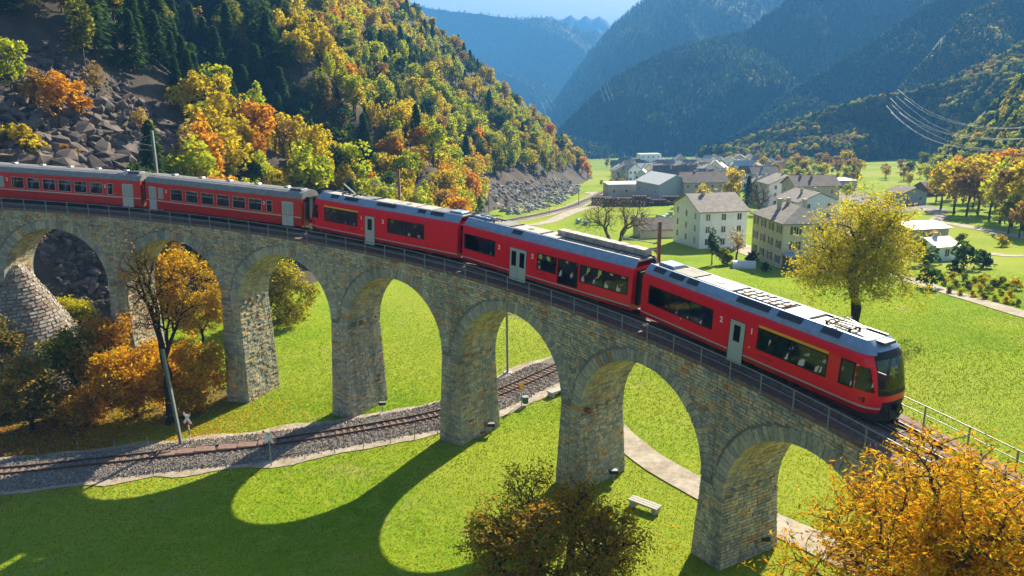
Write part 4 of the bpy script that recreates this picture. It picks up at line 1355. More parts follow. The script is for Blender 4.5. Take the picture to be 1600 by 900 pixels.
def crown_pts(n, nb, rx, rz, cz, g, shell=.72):
    B_ = g.normal(size=(nb, 3)); B_ /= np.linalg.norm(B_, axis=1)[:, None]
    B_ *= (g.random(nb) ** .45)[:, None] * .72
    br = g.uniform(.26, .46, nb)
    i = g.integers(0, nb, n)
    d = g.normal(size=(n, 3)); d /= np.linalg.norm(d, axis=1)[:, None]
    d[:, 2] = np.where(g.random(n) < .6, np.abs(d[:, 2]), d[:, 2])
    rr_ = (shell + (1 - shell) * g.random(n)) * br[i]
    P = B_[i] + d * rr_[:, None]
    tone = np.clip(.5 * g.random(nb)[i] + .5 * g.random(n), 0, 1)
    P[:, 0] *= rx; P[:, 1] *= rx; P[:, 2] = P[:, 2] * rz + cz
    return P, tone

def seg_tubes(S, n=5):
    """S: (N, 8) p0 p1 r0 r1 -> tapered tubes"""
    S = np.asarray(S, float); p0, p1, r0, r1 = S[:, :3], S[:, 3:6], S[:, 6], S[:, 7]
    d = p1 - p0; L = np.linalg.norm(d, axis=1); d = d / np.maximum(L, 1e-6)[:, None]
    h = np.where(np.abs(d[:, 2:3]) > .9, np.array([[1., 0, 0]]), np.array([[0, 0, 1.]]))
    a = np.cross(d, h); a /= np.linalg.norm(a, axis=1)[:, None]; b = np.cross(d, a)
    t = np.arange(n) * 2 * np.pi / n
    ring = a[:, None] * np.cos(t)[None, :, None] + b[:, None] * np.sin(t)[None, :, None]
    V = np.concatenate([p0[:, None] + ring * r0[:, None, None], p1[:, None] + ring * r1[:, None, None]], 1).reshape(-1, 3)
    base = np.arange(len(S))[:, None, None] * 2 * n
    j = np.arange(n)
    F = np.stack([j, (j + 1) % n, n + (j + 1) % n, n + j], 1)[None] + base
    return V, F.reshape(-1, 4)

def branch(tips, base, trunk_top, r_tip, g, taper=.5, minsplit=1, lean=.42, bend=.12):
    segs = []
    def rec(p, T, depth):
        n = len(T)
        r = r_tip * n ** taper
        if n <= minsplit or depth > 40 or np.ptp(T, axis=0).max() < 1e-3:
            for t in T:
                segs.append([*p, *t, r_tip * 1.2, r_tip * .4])
            return
        # two-way split
        c = T.mean(0)
        D_ = T - c
        ax = np.linalg.svd(D_ + g.normal(size=D_.shape) * 1e-3, full_matrices=False)[2][0] if n > 2 else (T[1] - T[0])
        k = D_ @ ax
        th = np.quantile(k, g.uniform(.35, .65))
        for sub in (T[k <= th], T[k > th]):
            if len(sub) == 0: continue
            m_ = sub.mean(0); q = p + (m_ - p) * g.uniform(lean - .08, lean + .1)
            q = q + g.normal(size=3) * bend * np.linalg.norm(q - p)
            rs = r_tip * len(sub) ** taper
            mid = (p + q) / 2 + g.normal(size=3) * .06 * np.linalg.norm(q - p)
            segs.append([*p, *mid, min(r, rs * 1.15), rs * 1.05]); segs.append([*mid, *q, rs * 1.05, rs])
            rec(q, sub, depth + 1)
    n = len(tips); rt = r_tip * n ** taper
    b = np.array(base, float); tt = np.array(trunk_top, float)
    k = 5
    prev = b; pr_ = rt * 1.5
    for i in range(1, k + 1):
        q = b + (tt - b) * i / k + (g.normal(size=3) * .05 * np.linalg.norm(tt - b) / k if i < k else 0)
        r1 = rt * (1.5 - .5 * (i / k) ** .5)
        segs.append([*prev, *q, pr_, r1]); prev, pr_ = q, r1
    rec(tt, tips, 0)
    return np.array(segs)

def ellipsoid_tips(n, c, r, g, lo=.35, flat=-1.0):
    d = g.normal(size=(n * 3, 3)); d /= np.linalg.norm(d, axis=1)[:, None]
    d = d[d[:, 2] > flat][:n]
    rad_ = (lo + (1 - lo) * g.random(len(d)) ** .6)
    P = d * rad_[:, None]
    bump = 1 + .22 * fbm(np.arctan2(d[:, 1], d[:, 0]) * 2.2 + 5, d[:, 2] * 3, 3)
    return np.array(c) + P * bump[:, None] * np.array(r)

# small tree meshes shared by the copies
KIND = {}
def small_tree(key, shape, seed):
    g = np.random.default_rng(seed)
    if shape == 'round':
        h = 8.0; P, tone = crown_pts(950, 15, 3.0, 3.5, 4.9, g)
        V, F, r = leaf_quads(P, .62, .42, g, rnd=tone)
        tips = P[g.integers(0, len(P), 26)] * np.array([.8, .8, .92])
        S = branch(tips, (0, 0, -.6), (0, 0, 1.8), .03, g)
    elif shape == 'tall':
        h = 8.5; P, tone = crown_pts(850, 16, 1.9, 4.1, 5.0, g)
        V, F, r = leaf_quads(P, .55, .36, g, rnd=tone)
        tips = P[g.integers(0, len(P), 26)] * np.array([.8, .8, .95])
        S = branch(tips, (0, 0, -.6), (0, 0, 1.8), .028, g)
    elif shape == 'sparse':
        P, tone = crown_pts(330, 16, 2.6, 3.4, 4.8, g)
        V, F, r = leaf_quads(P, .48, .30, g, rnd=tone)
        tips = P[g.integers(0, len(P), 90)]
        S = branch(tips, (0, 0, -.6), (0, 0, 1.5), .022, g)
    elif shape == 'bush':
        P, tone = crown_pts(420, 9, 1.7, 1.5, 1.1, g)
        V, F, r = leaf_quads(P, .42, .30, g, rnd=tone)
        tips = P[g.integers(0, len(P), 14)] * .8
        S = branch(tips, (0, 0, -.4), (0, 0, .3), .025, g)
    elif shape == 'cone':
        n = 900; t = g.random(n) ** .75; zz = .9 + 8.4 * t
        az = g.random(n) * 2 * np.pi
        lay = .5 + .5 * np.abs(np.sin(zz * 4.2))
        R_ = (2.15 * (1 - t) ** .85 + .12) * (.35 + .65 * g.random(n) ** .5) * (.72 + .28 * lay)
        P = np.stack([np.cos(az) * R_, np.sin(az) * R_, zz - R_ * .25], 1)
        a = np.stack([np.cos(az), np.sin(az), np.full(n, -.45)], 1); a /= np.linalg.norm(a, axis=1)[:, None]
        b = np.stack([-np.sin(az), np.cos(az), g.normal(size=n) * .3], 1)
        l = .5 * g.uniform(.7, 1.3, n)[:, None]; w = .17 * g.uniform(.7, 1.4, n)[:, None]
        V = np.stack([P - a * l, P + b * w, P + a * l, P - b * w], 1).reshape(-1, 3)
        F = np.arange(4 * n).reshape(n, 4); r = np.repeat(np.clip(.25 + .5 * t * g.random(n) + .3 * g.random(n), 0, 1), 4)
        S = np.array([[0, 0, -.6, 0, 0, 5, .17, .09], [0, 0, 5, 0, 0, 9.2, .09, .02]])
    elif shape == 'lump':          # far trees: few faces
        P, tone = crown_pts(85, 7, 2.9, 3.6, 4.2, g, .5)
        V, F, r = leaf_quads(P, 1.9, 1.4, g, rnd=tone)
        S = np.array([[0, 0, -.6, 0, 0, 3, .2, .12]])
    elif shape == 'spire':
        n = 75; t = g.random(n) ** .8; zz = .6 + 9 * t; az = g.random(n) * 2 * np.pi
        R_ = (1.9 * (1 - t) + .1) * (.3 + .7 * g.random(n))
        P = np.stack([np.cos(az) * R_, np.sin(az) * R_, zz], 1)
        V, F, r = leaf_quads(P, 1.7, .9, g, rnd=np.clip(t * .6 + .4 * g.random(n), 0, 1))
        S = np.array([[0, 0, -.6, 0, 0, 3, .2, .12]])
    TV, TF = seg_tubes(S, 5)
    return (V, F, r), (TV, TF)
SHAPES = {}
for sh, ns in (('round', 4), ('tall', 2), ('sparse', 2), ('bush', 3), ('cone', 3), ('lump', 3), ('spire', 2)):
    for i in range(ns):
        SHAPES[(sh, i)] = small_tree(sh, sh, 100 + 7 * i + len(sh))
_cm = {}
def crown_mesh(sh, i, col):
    if (sh, i, col) not in _cm:
        (V, F, r), (TV, TF) = SHAPES[(sh, i)]
        _cm[(sh, i, col)] = as_mesh(f'{col}_crown', V, F, LM[col], rnd=r)
        if (sh, i, 't') not in _cm: _cm[(sh, i, 't')] = as_mesh('trunk', TV, TF, M['bark'] if sh != 'sparse' else M['twig'], smooth=True)
    return _cm[(sh, i, col)], _cm[(sh, i, 't')]

ADJ = dict(gold='golden yellow', ygreen='yellow-green', orange='orange', rust='russet brown', olive='olive green', dgreen='dark green', pale='pale straw-yellow', far='dark')
FORM = dict(round='round-crowned broadleaf tree', tall='slender upright broadleaf tree', sparse='thin half-bare broadleaf tree', bush='low bush', cone='pointed conifer')
NAMES = dict(round='broadleaf_tree', tall='broadleaf_tree', sparse='thin_tree', bush='bush', cone='conifer')
def place_tree(sh, col, p, s, rz, where, group, label=None, wide=1.0):
    i = rng.integers(0, {'round': 4, 'tall': 2, 'sparse': 2, 'bush': 3, 'cone': 3}[sh])
    cm, tm = crown_mesh(sh, int(i), col)
    t = empty(NAMES[sh], p, label or f'{ADJ[col]} {FORM[sh]} {where}', 'bush' if sh == 'bush' else 'tree', group)
    t.rotation_euler = (0, 0, rz); t.scale = (s * wide, s * wide, s)
    link('trunk', tm, t); link('crown', cm, t)
    return t

# geometry-node scatter for the masses beyond the single trees
def scatter(name, P, scale, kind, protos, label=None, nm='woodland'):
    me = bpy.data.meshes.new(name)
    n = len(P)
    me.vertices.add(n); me.vertices.foreach_set('co', np.asarray(P, np.float32).ravel())
    for a, ty, vals in (('sc', 'FLOAT', scale), ('kind', 'INT', kind), ('rz', 'FLOAT', rng.random(n) * 6.28)):
        at_ = me.attributes.new(a, ty, 'POINT'); at_.data.foreach_set('value', np.asarray(vals, np.int32 if ty == 'INT' else np.float32))
    o = link(name, me)
    col = bpy.data.collections.new(name + '_kinds')
    for i, (cm, tm) in enumerate(protos):
        q = bpy.data.objects.new(f'kind_{i:02d}', cm); col.objects.link(q)
    ng = bpy.data.node_groups.new(name, 'GeometryNodeTree')
    ng.interface.new_socket('Geometry', in_out='INPUT', socket_type='NodeSocketGeometry')
    ng.interface.new_socket('Geometry', in_out='OUTPUT', socket_type='NodeSocketGeometry')
    N = ng.nodes; L = ng.links
    gi = N.new('NodeGroupInput'); go = N.new('NodeGroupOutput')
    ip = N.new('GeometryNodeInstanceOnPoints'); ci = N.new('GeometryNodeCollectionInfo')
    ci.inputs['Collection'].default_value = col; ci.inputs['Separate Children'].default_value = True; ci.inputs['Reset Children'].default_value = True
    ip.inputs['Pick Instance'].default_value = True
    def attr(nme, ty):
        x = N.new('GeometryNodeInputNamedAttribute'); x.data_type = ty; x.inputs['Name'].default_value = nme
        return x.outputs['Attribute']
    cx_ = N.new('ShaderNodeCombineXYZ'); L.new(attr('rz', 'FLOAT'), cx_.inputs['Z'])
    L.new(gi.outputs[0], ip.inputs['Points']); L.new(ci.outputs[0], ip.inputs['Instance'])
    L.new(attr('kind', 'INT'), ip.inputs['Instance Index']); L.new(cx_.outputs[0], ip.inputs['Rotation']); L.new(attr('sc', 'FLOAT'), ip.inputs['Scale'])
    L.new(ip.outputs[0], go.inputs[0])
    md = o.modifiers.new('scatter', 'NODES'); md.node_group = ng
    tag(o, label, kind='stuff')
    return o

def joined(protos):
    """crown and trunk as one mesh for scattering"""
    out = []
    for sh, i, col in protos:
        (V, F, r), (TV, TF) = SHAPES[(sh, i)]
        VV = np.concatenate([V, TV]); FF = np.concatenate([F, TF + len(V)])
        mi = np.r_[np.zeros(len(F), int), np.ones(len(TF), int)]
        out.append((as_mesh('tree_kind', VV, FF, [LM[col], M['bark']], rnd=np.r_[r, np.zeros(len(TV))], mi=mi), None))
    return out

def inpoly(px, py, poly):
    c = np.zeros(np.shape(px), bool); j = len(poly) - 1
    for i in range(len(poly)):
        xi, yi = poly[i]; xj, yj = poly[j]
        c ^= ((yi > py) != (yj > py)) & (px < (xj - xi) * (py - yi) / (yj - yi + 1e-9) + xi)
        j = i
    return c
SCREE = [(-40, 55), (50, 60), (120, 100), (185, 130), (235, 165), (262, 200), (300, 225), (318, 262), (330, 300), (280, 330), (-60, 330)]
CLIFF = [(265, -10), (330, -10), (345, 60), (340, 120), (300, 120), (282, 60)]
BELT = [(215, -40), (400, -40), (415, 80), (470, 150), (545, 215), (590, 280), (520, 285), (430, 215), (330, 175), (250, 130), (215, 60)]
# --- left hillside trees
cand = []
y = 78.0
while y < 600:
    st = 3.9 if y < 230 else 3.9 + (y - 230) * .012
    x = -260.0
    while x < 70:
        cand.append((x + rng.uniform(-.45, .45) * st, y + rng.uniform(-.45, .45) * st)); x += st
    y += st
cand = np.array(cand)
xt = np.interp(cand[:, 1], _ty, _tx)
cz = hill(cand[:, 0], cand[:, 1]); vz = valley(cand[:, 0], cand[:, 1])
ok = (cz > vz - .2)
cand = np.c_[cand, cz][ok]
px, py, dp = project(cand)
keep = (px > -60) & (px < 1000) & (py > -90) & (py < 560) & (cand[:, 2] < 250)
cand, px, py, dp = cand[keep], px[keep], py[keep], dp[keep]
keep = ~inpoly(px, py, SCREE) & ~(inpoly(px, py, CLIFF) & (rng.random(len(px)) < .35))
keep &= ~inpoly(px, py, [(45, 340), (178, 340), (188, 475), (118, 440), (60, 385)]) & ~((py > 335) & (px < 215) & (dp < 100))
keep &= ~(inpoly(px, py, [(740, 292), (800, 280), (905, 272), (930, 300), (880, 335), (770, 340), (740, 315)]))
dens = fbm(cand[:, 0] / 14, cand[:, 1] / 14, 3)
keep &= (dens > -.55)
# keep the track bench behind the viaduct open
rr_ = np.hypot(cand[:, 0] - CX, cand[:, 1] - CY)
keep &= ~((rr_ < RO + 5.0) & (cand[:, 1] < 90))
cand, px, py, dp = cand[keep], px[keep], py[keep], dp[keep]
nz1 = fbm(cand[:, 0] / 34 + 3, cand[:, 1] / 34, 3); nz2 = fbm(cand[:, 0] / 11 + 40, cand[:, 1] / 11, 2)
belt = inpoly(px, py, BELT)
def pick(i):
    q = rng.random(); X_, Y_ = px[i], py[i]
    up = np.clip((230 - Y_) / 230, 0, 1)
    pc = .02 + .09 * up + (.45 if X_ < 360 and Y_ < 170 else 0) + .12 * (nz2[i] > .3) + (.12 if 600 < X_ < 800 and Y_ < 130 else 0)
    if q < pc: return 'cone', 'dgreen'
    if belt[i]:
        q = rng.random()
        if q < .24: return 'cone', 'dgreen'
        if q < .66: return 'round', 'dgreen'
        if q < .92: return 'round', 'olive'
        return 'sparse', 'rust'
    q = rng.random()
    if (X_ > 560 and Y_ < 210 and q < .24) or q < .08: return 'round', 'dgreen'
    q = rng.random()
    a = nz1[i] + (.22 if 390 < X_ < 590 and 20 < Y_ < 190 else 0) * (1 if rng.random() < .6 else -1)
    if X_ < 260 and Y_ < 130: cols = ['olive', 'rust', 'dgreen', 'gold', 'orange', 'olive', 'olive']
    elif Y_ > 235 and X_ < 760: cols = ['ygreen', 'gold', 'orange', 'ygreen', 'gold', 'rust', 'gold']
    elif a > .30: cols = ['orange', 'gold', 'rust', 'gold', 'ygreen', 'gold']
    elif a > .02: cols = ['gold', 'gold', 'gold', 'ygreen', 'gold', 'ygreen', 'rust']
    elif a > -.22: cols = ['ygreen', 'ygreen', 'gold', 'ygreen', 'olive']
    else: cols = ['olive', 'olive', 'ygreen', 'rust', 'olive', 'gold']
    c = cols[int(q * len(cols))]
    sh = 'round' if rng.random() < .62 else ('tall' if rng.random() < .6 else ('sparse' if rng.random() < .6 else 'bush'))
    return sh, c
protos = []; pidx = {}
for sh, ns in (('round', 4), ('tall', 2), ('sparse', 2), ('bush', 3), ('cone', 3)):
    for i in range(ns):
        for c in (['gold', 'ygreen', 'orange', 'rust', 'olive', 'dgreen'] if sh != 'cone' else ['dgreen']):
            pidx[(sh, i, c)] = len(protos); protos.append((sh, i, c))
size = rng.uniform(.55, 1.38, len(cand))
near = np.argsort(dp)
single = set()
cnt = 0
for i in near:
    if cnt >= 225: break
    if px[i] < -10 or px[i] > 960 or py[i] < -20 or (py[i] > 300 + (px[i] > 500) * 30 and px[i] > 120): continue
    # hidden behind the train or the viaduct
    single.add(int(i)); cnt += 1
kinds_i = []; rest = []
GSL = 'trees of the mixed autumn wood on the left hillside'
for i in range(len(cand)):
    sh, c = pick(i)
    if sh == 'bush' : c = 'olive' if c == 'dgreen' else c
    if i in single:
        w_ = ('low on the hill' if py[i] > 225 else 'halfway up the hill' if py[i] > 120 else 'high on the hill') + (' above the first old carriage' if px[i] < 222 else ' above the second old carriage' if px[i] < 480 else ' above the rear railcar' if px[i] < 715 else ' towards the valley')
        place_tree(sh, c, cand[i] - [0, 0, .2], size[i] * (1.0 if sh != 'cone' else 1.12), rng.uniform(0, 6.28), w_, f'{ADJ[c]} {sh} trees on the left hillside')
    else:
        ii = int(rng.integers(0, {'round': 4, 'tall': 2, 'sparse': 2, 'bush': 3, 'cone': 3}[sh]))
        kinds_i.append(pidx[(sh, ii, c)]); rest.append(i)
scatter('hillside_wood', cand[rest] - [0, 0, .2], size[rest] * (1.12), kinds_i, joined(protos))
print('hill trees', len(cand), round(time.time() - T0, 1))

# --- woods on the far slopes
def hill_wood(name, H, n, smin, smax, cols, sh=('lump', 'spire'), vpow=1.0, conifer=.5, boost=0.0, vmin=0.0, sel=None):
    u = rng.random(n); v = vmin + (1 - vmin) * rng.random(n) ** vpow
    if boost: v = np.where(rng.random(n) < boost, 1 - np.abs(rng.normal(0, .035, n)), v)
    v = np.clip(v, 0, 1)
    P = H.at(u, v)
    px, py, dp = project(P)
    k = (px > -30) & (px < 1640) & (py > -60) & (dp > 10)
    if sel: k &= sel(px, py, u, v)
    P = P[k]
    pr_ = []; 
    for s_ in sh:
        for i in range(2 if s_ == 'spire' else 3):
            for c in cols[s_]: pr_.append((s_, i, c))
    con = rng.random(len(P)) < conifer
    li = [j for j, q in enumerate(pr_) if q[0] in ('lump', 'round', 'tall', 'sparse')]; si = [j for j, q in enumerate(pr_) if q[0] in ('spire', 'cone')]
    # colour drifts over the slope
    dr = (fbm(P[:, 0] / 60, P[:, 1] / 60, 3) * 1.2 + rng.random(len(P)) * .9)
    dr = (np.argsort(np.argsort(dr)) / len(P))
    kk = np.where(con, np.array(si)[(dr * len(si)).astype(int) % len(si)] if si else 0, np.array(li)[(dr * len(li)).astype(int) % len(li)])
    scatter(name, P - [0, 0, .3], rng.uniform(smin, smax, len(P)), kk, joined(pr_))
    return len(P)
n = 0
n += hill_wood('far_wood', L1, 11000, 1.3, 2.0, dict(lump=['far', 'olive'], spire=['far', 'dgreen']), conifer=.75, boost=.08)
n += hill_wood('far_wood', L2, 11000, 1.0, 1.6, dict(lump=['far', 'olive', 'far'], spire=['far', 'dgreen']), conifer=.65, boost=.2)
n += hill_wood('far_wood', L3, 7000, .9, 1.5, dict(lump=['olive', 'far', 'far'], spire=['far', 'dgreen']), conifer=.6, boost=.22)
n += hill_wood('far_wood', L3b, 2600, .8, 1.3, dict(lump=['olive', 'gold', 'rust'], spire=['dgreen']), conifer=.5, boost=.25)
n += hill_wood('far_wood', F2, 9000, 1.1, 1.7, dict(lump=['far', 'olive'], spire=['far']), conifer=.6)
n += hill_wood('far_wood', MF, 7000, 1.1, 1.7, dict(lump=['far', 'olive'], spire=['far']), conifer=.6)
n += hill_wood('autumn_wood', L4, 5200, .75, 1.35, dict(round=['olive', 'olive', 'gold', 'ygreen', 'olive', 'rust', 'dgreen'], cone=['dgreen']), sh=('round', 'cone'), conifer=.10, boost=.12)
n += hill_wood('autumn_wood', L5, 1500, .8, 1.3, dict(round=['olive', 'ygreen', 'gold', 'dgreen'], cone=['dgreen']), sh=('round', 'cone'), conifer=.2)
print('far woods', n, round(time.time() - T0, 1))

# ------------------------------------------------------------------ haze
HZTOP = 30 + max(max(v.co.z for v in o_.data.vertices) for o_ in (L1.o, L2.o, F1.o, F2.o, L3.o, bpy.data.objects['hillside']))
print('haze top', HZTOP)
hb = MB(); hb.box(-2600, 4200, -300, 6200, -420, HZTOP)
hz = hb.build('haze', None)
hz.data.materials.clear()
hm = bpy.data.materials.new('haze_air'); hm.use_nodes = True
N = hm.node_tree.nodes; N.clear()
pv = N.new('ShaderNodeVolumePrincipled'); pv.inputs['Color'].default_value = (0.13, 0.45, 1.0, 1); pv.inputs['Density'].default_value = 0.00031; pv.inputs['Anisotropy'].default_value = 0.0
out = N.new('ShaderNodeOutputMaterial'); hm.node_tree.links.new(pv.outputs[0], out.inputs['Volume'])
hz.data.materials.append(hm); hz['kind'] = 'stuff'
# ------------------------------------------------------------------ the lower track
def gpt(px, py, fn=valley):
    p = ground_hit(px, py, fn); return p
W = lambda px, py: gpt(px, py)[:2]
t_pts = [W(-160, 752), W(0, 744), (W(160, 727)), W(320, 709), W(430, 697), W(560, 676), W(690, 651), W(780, 618), W(870, 578)]
a = np.array(t_pts[-1]); 
t_pts += [(a[0] + 5.5, a[1] + 7), (a[0] + 8, a[1] + 17), (a[0] + 5.5, a[1] + 30), (a[0] - 1, a[1] + 48)]
t_pts += [W(752, 352), W(805, 344), W(870, 330), W(915, 314), W(945, 300)]
line = spline([(float(p[0]), float(p[1])) for p in t_pts], 0.5)
low = empty('railway_track', (*line[60], float(valley(*line[60]))), 'lower single railway track curving over the meadow and under the viaduct arches', 'railway track')
def ch(o, p):
    o.parent = p; o.matrix_parent_inverse = Matrix.Translation(p.location).inverted(); return o
# sand shoulder, ballast bank
zt = lambda x, y: valley(x, y)
def smooth_z(L_):
    z = valley(L_[:, 0], L_[:, 1]); k = 25
    zp = np.r_[np.full(k, z[0]), z, np.full(k, z[-1])]
    return np.convolve(zp, np.ones(2 * k + 1) / (2 * k + 1), 'valid')
tz = smooth_z(line) + 0.30
dl = np.gradient(line, axis=0); dl /= np.linalg.norm(dl, axis=1)[:, None]
nl = np.stack([dl[:, 1], -dl[:, 0]], 1)                 # to the right of travel = towards the camera
def along(off, dz): return np.c_[line + nl * off, tz + dz]
def sweep(name, prof, mt, parent, closed=False, i0=0, i1=None, **kw):
    P = np.stack([along(o_, z_)[i0:i1] for o_, z_ in prof], 1)
    V, F = grid_mesh(name, P[..., 0], P[..., 1], P[..., 2], mt)
    return ch(obj(name, V, F, mt, **kw), parent)
sh = ribbon('track_shoulder', line, 3.6, 0.05, M['path'], jitter=.25)
sweep('ballast_bed', [(-3.0, -.42), (-2.1, -.10), (-1.3, -.02), (1.3, -.02), (2.3, -.12), (3.3, -.42)], M['ballast'], low, smooth=False)
arc_len = np.r_[0, np.cumsum(np.linalg.norm(np.diff(line, axis=0), axis=1))]
px_, py_, dp_ = project(np.c_[line, tz])
near_end = int(np.argmax((px_ > 872) & (py_ > 480)) or len(line))
for off in (-.53, .53):
    prof = [(off - .06, 0.02), (off - .05, .045), (off - .014, .06), (off - .014, .12), (off - .036, .13), (off - .036, .16), (off + .036, .16), (off + .036, .13), (off + .014, .12), (off + .014, .06), (off + .05, .045), (off + .06, .02)]
    sweep('rail', prof, M['rail'], low)
def oriented(b, name, mt, p, ang, parent):
    o = b.build(name, mt)
    o.matrix_world = Matrix.Translation(p) @ Matrix.Rotation(ang, 4, 'Z')
    if parent is not None:
        o.parent = parent; o.matrix_parent_inverse = Matrix.Translation(parent.location).inverted()
    return o
slb = MB(); slb.bevbox(-.12, .12, -.95, .95, -.08, .045, .03)
sl_me = as_mesh('sleeper', slb.v, slb.f, M['sleeper'], rnd=slb.r)
d = 4.0; ns_ = 0
cross0 = None
while d < arc_len[-1]:
    i = int(np.searchsorted(arc_len, d)); i = min(i, len(line) - 1)
    p = (line[i][0], line[i][1], tz[i]); 
    if py_[i] > 500 or (px_[i] > 740 and py_[i] < 352):
        o = link('sleeper', sl_me)
        o.matrix_world = Matrix.Translation(p) @ Matrix.Rotation(math.atan2(dl[i][1], dl[i][0]) , 4, 'Z')
        o.parent = low; o.matrix_parent_inverse = Matrix.Translation(low.location).inverted()
        ns_ += 1
        if ns_ > 290: break
    d += .66 if py_[i] > 500 else 1.5
# ballast stones, too many to count
nb_ = 26000
ii = rng.integers(0, near_end if near_end > 10 else len(line), nb_)
off = rng.uniform(-3.1, 3.4, nb_)
zz = np.interp(off, [-3.2, -2.1, -1.3, 1.3, 2.3, 3.4], [-.42, -.10, -.02, -.02, -.12, -.44])
C_ = np.c_[line[ii] + nl[ii] * off[:, None], tz[ii] + zz] + np.c_[rng.uniform(-.25, .25, (nb_, 2)), np.zeros(nb_)]
def pebbles(C, r, g):
    n = len(C)
    base = np.array([[1, 0, 0], [-.5, .87, 0], [-.5, -.87, 0], [.1, .1, 1.0], [-.1, 0, -.8]])
    V = base[None] * (r * g.uniform(.5, 1.3, (n, 1, 1))) * g.uniform(.7, 1.3, (n, 5, 3))
    an = g.random(n) * 6.28; c, s_ = np.cos(an)[:, None], np.sin(an)[:, None]
    x = V[..., 0] * c - V[..., 1] * s_; y = V[..., 0] * s_ + V[..., 1] * c
    V = np.stack([x, y, V[..., 2]], -1) + C[:, None]
    F = np.array([[0, 1, 3], [1, 2, 3], [2, 0, 3], [1, 0, 4], [2, 1, 4], [0, 2, 4]])[None] + np.arange(n)[:, None, None] * 5
    return V.reshape(-1, 3), F.reshape(-1, 3), np.repeat(g.random(n), 5)
V, F, r = pebbles(C_, .075, rng)
o = ch(obj('ballast_stones', V, F, M['bstone'], rnd=r), low); o['kind'] = 'stuff'
# level crossing panels
ic = int(np.argmin(np.hypot(px_ - 352, py_ - 706)))
for k in range(-3, 3):
    i = ic + k * 3
    b = MB(); b.bevbox(-.7, .72, -.44, .44, .02, .17, .02)
    oriented(b, 'crossing_panel', M['walk'], (line[i][0], line[i][1], tz[i]), math.atan2(dl[i][1], dl[i][0]), low)

# paths and roads
def path(name, pts, hw, mt=None, zoff=.07, fn=valley, step=.7):
    L_ = spline([tuple(map(float, W(*p))) for p in pts], step)
    return ribbon(name, L_, hw, zoff, mt or M['path'], jitter=.12)
path('gravel_path', [(880, 600), (930, 642), (970, 682), (1020, 722), (1090, 762), (1150, 794), (1215, 822), (1290, 856), (1370, 900), (1500, 1000)], 1.12)
path('gravel_path', [(1385, 425), (1430, 440), (1500, 462), (1600, 492), (1750, 540)], 1.3)
path('gravel_path', [(1440, 326), (1470, 336), (1462, 346), (1500, 352), (1560, 364), (1640, 378)], 1.6)
path('gravel_path', [(1545, 396), (1580, 400), (1640, 398)], 1.3)
path('farm_track', [(1040, 300), (1000, 318), (940, 322), (905, 328), (860, 346), (830, 352)], 2.2)
path('yard', [(1290, 300), (1340, 312), (1400, 322), (1440, 330)], 9.0, M['asphalt'])
path('yard', [(1240, 320), (1300, 345), (1360, 372), (1420, 392)], 5.0, M['asphalt'])
path('yard', [(930, 300), (990, 312), (1060, 318)], 7.0, M['path'])
path('yard', [(1120, 372), (1160, 388), (1190, 400)], 2.6)

# ------------------------------------------------------------------ masts
def mast(px, py, h, label, lean=0.0, steel=True, arm=1, fn=None, base=None, group='catenary masts'):
    p = np.array(base) if base is not None else gpt(px, py)
    t = empty('catenary_mast', p, label, 'mast', group)
    b = MB(); w = .14
    for x in (-.09, .09): b.box(x - .012, x + .012, -.13, .13, -.3, h)
    b.box(-.09, .09, -.012, .012, -.3, h)
    b.build('pole', M['steel' if steel else 'rust'], t)
    if not arm:
        f = MB(); f.bevbox(-.4, .4, -.4, .4, -.4, .12, .05); f.build('footing', M['concrete'], t); t.rotation_euler = (0, lean, 0); return t
    c = MB(); c.tube([(arm * .1, 0, h - 1.4), (arm * 2.4, 0, h - .95)], .035, 6).tube([(arm * .1, 0, h - .4), (arm * 2.4, 0, h - .95)], .02, 6).tube([(arm * 2.3, 0, h - .98), (arm * 1.2, 0, h - 1.75), (arm * .1, 0, h - 1.8)], .022, 6)
    c.cyl((arm * .25, 0, h - 1.36), (1, 0, .1), .07, .25, 8)
    c.build('bracket', M['steel'], t)
    f = MB(); f.bevbox(-.4, .4, -.4, .4, -.4, .12, .05)
    f.build('footing', M['concrete'], t)
    t.rotation_euler = (0, lean, 0)
    return t
mk = lambda s, dr=2.45: V3(RAD + dr, s, zrail(s) - .9)
mast(0, 0, 7.9, 'grey catenary mast rising behind the gap between the two old carriages', base=mk(-9.6), arm=-1)
mast(0, 0, 6.6, 'reddish catenary mast rising behind the railcar with the raised pantograph', base=mk(15.4), arm=-1, steel=False)
mast(0, 0, 6.2, 'reddish-brown catenary mast rising behind the middle railcar', base=mk(39.2), arm=-1, steel=False)
mast(284, 697, 8.2, 'tall grey catenary mast beside the lower track, in front of the dark-trunked tree', lean=rad(-4), arm=0)
mast(793, 583, 7.2, 'thin grey catenary mast seen through an arch above the curving lower track', arm=1)
for i, (x, y, h) in enumerate([(904, 322, 6), (858, 330, 6), (764, 338, 6.5), (955, 300, 6)]):
    mast(x, y, h, 'distant thin catenary mast by the lower track leading to the village', group='distant masts by the lower track')
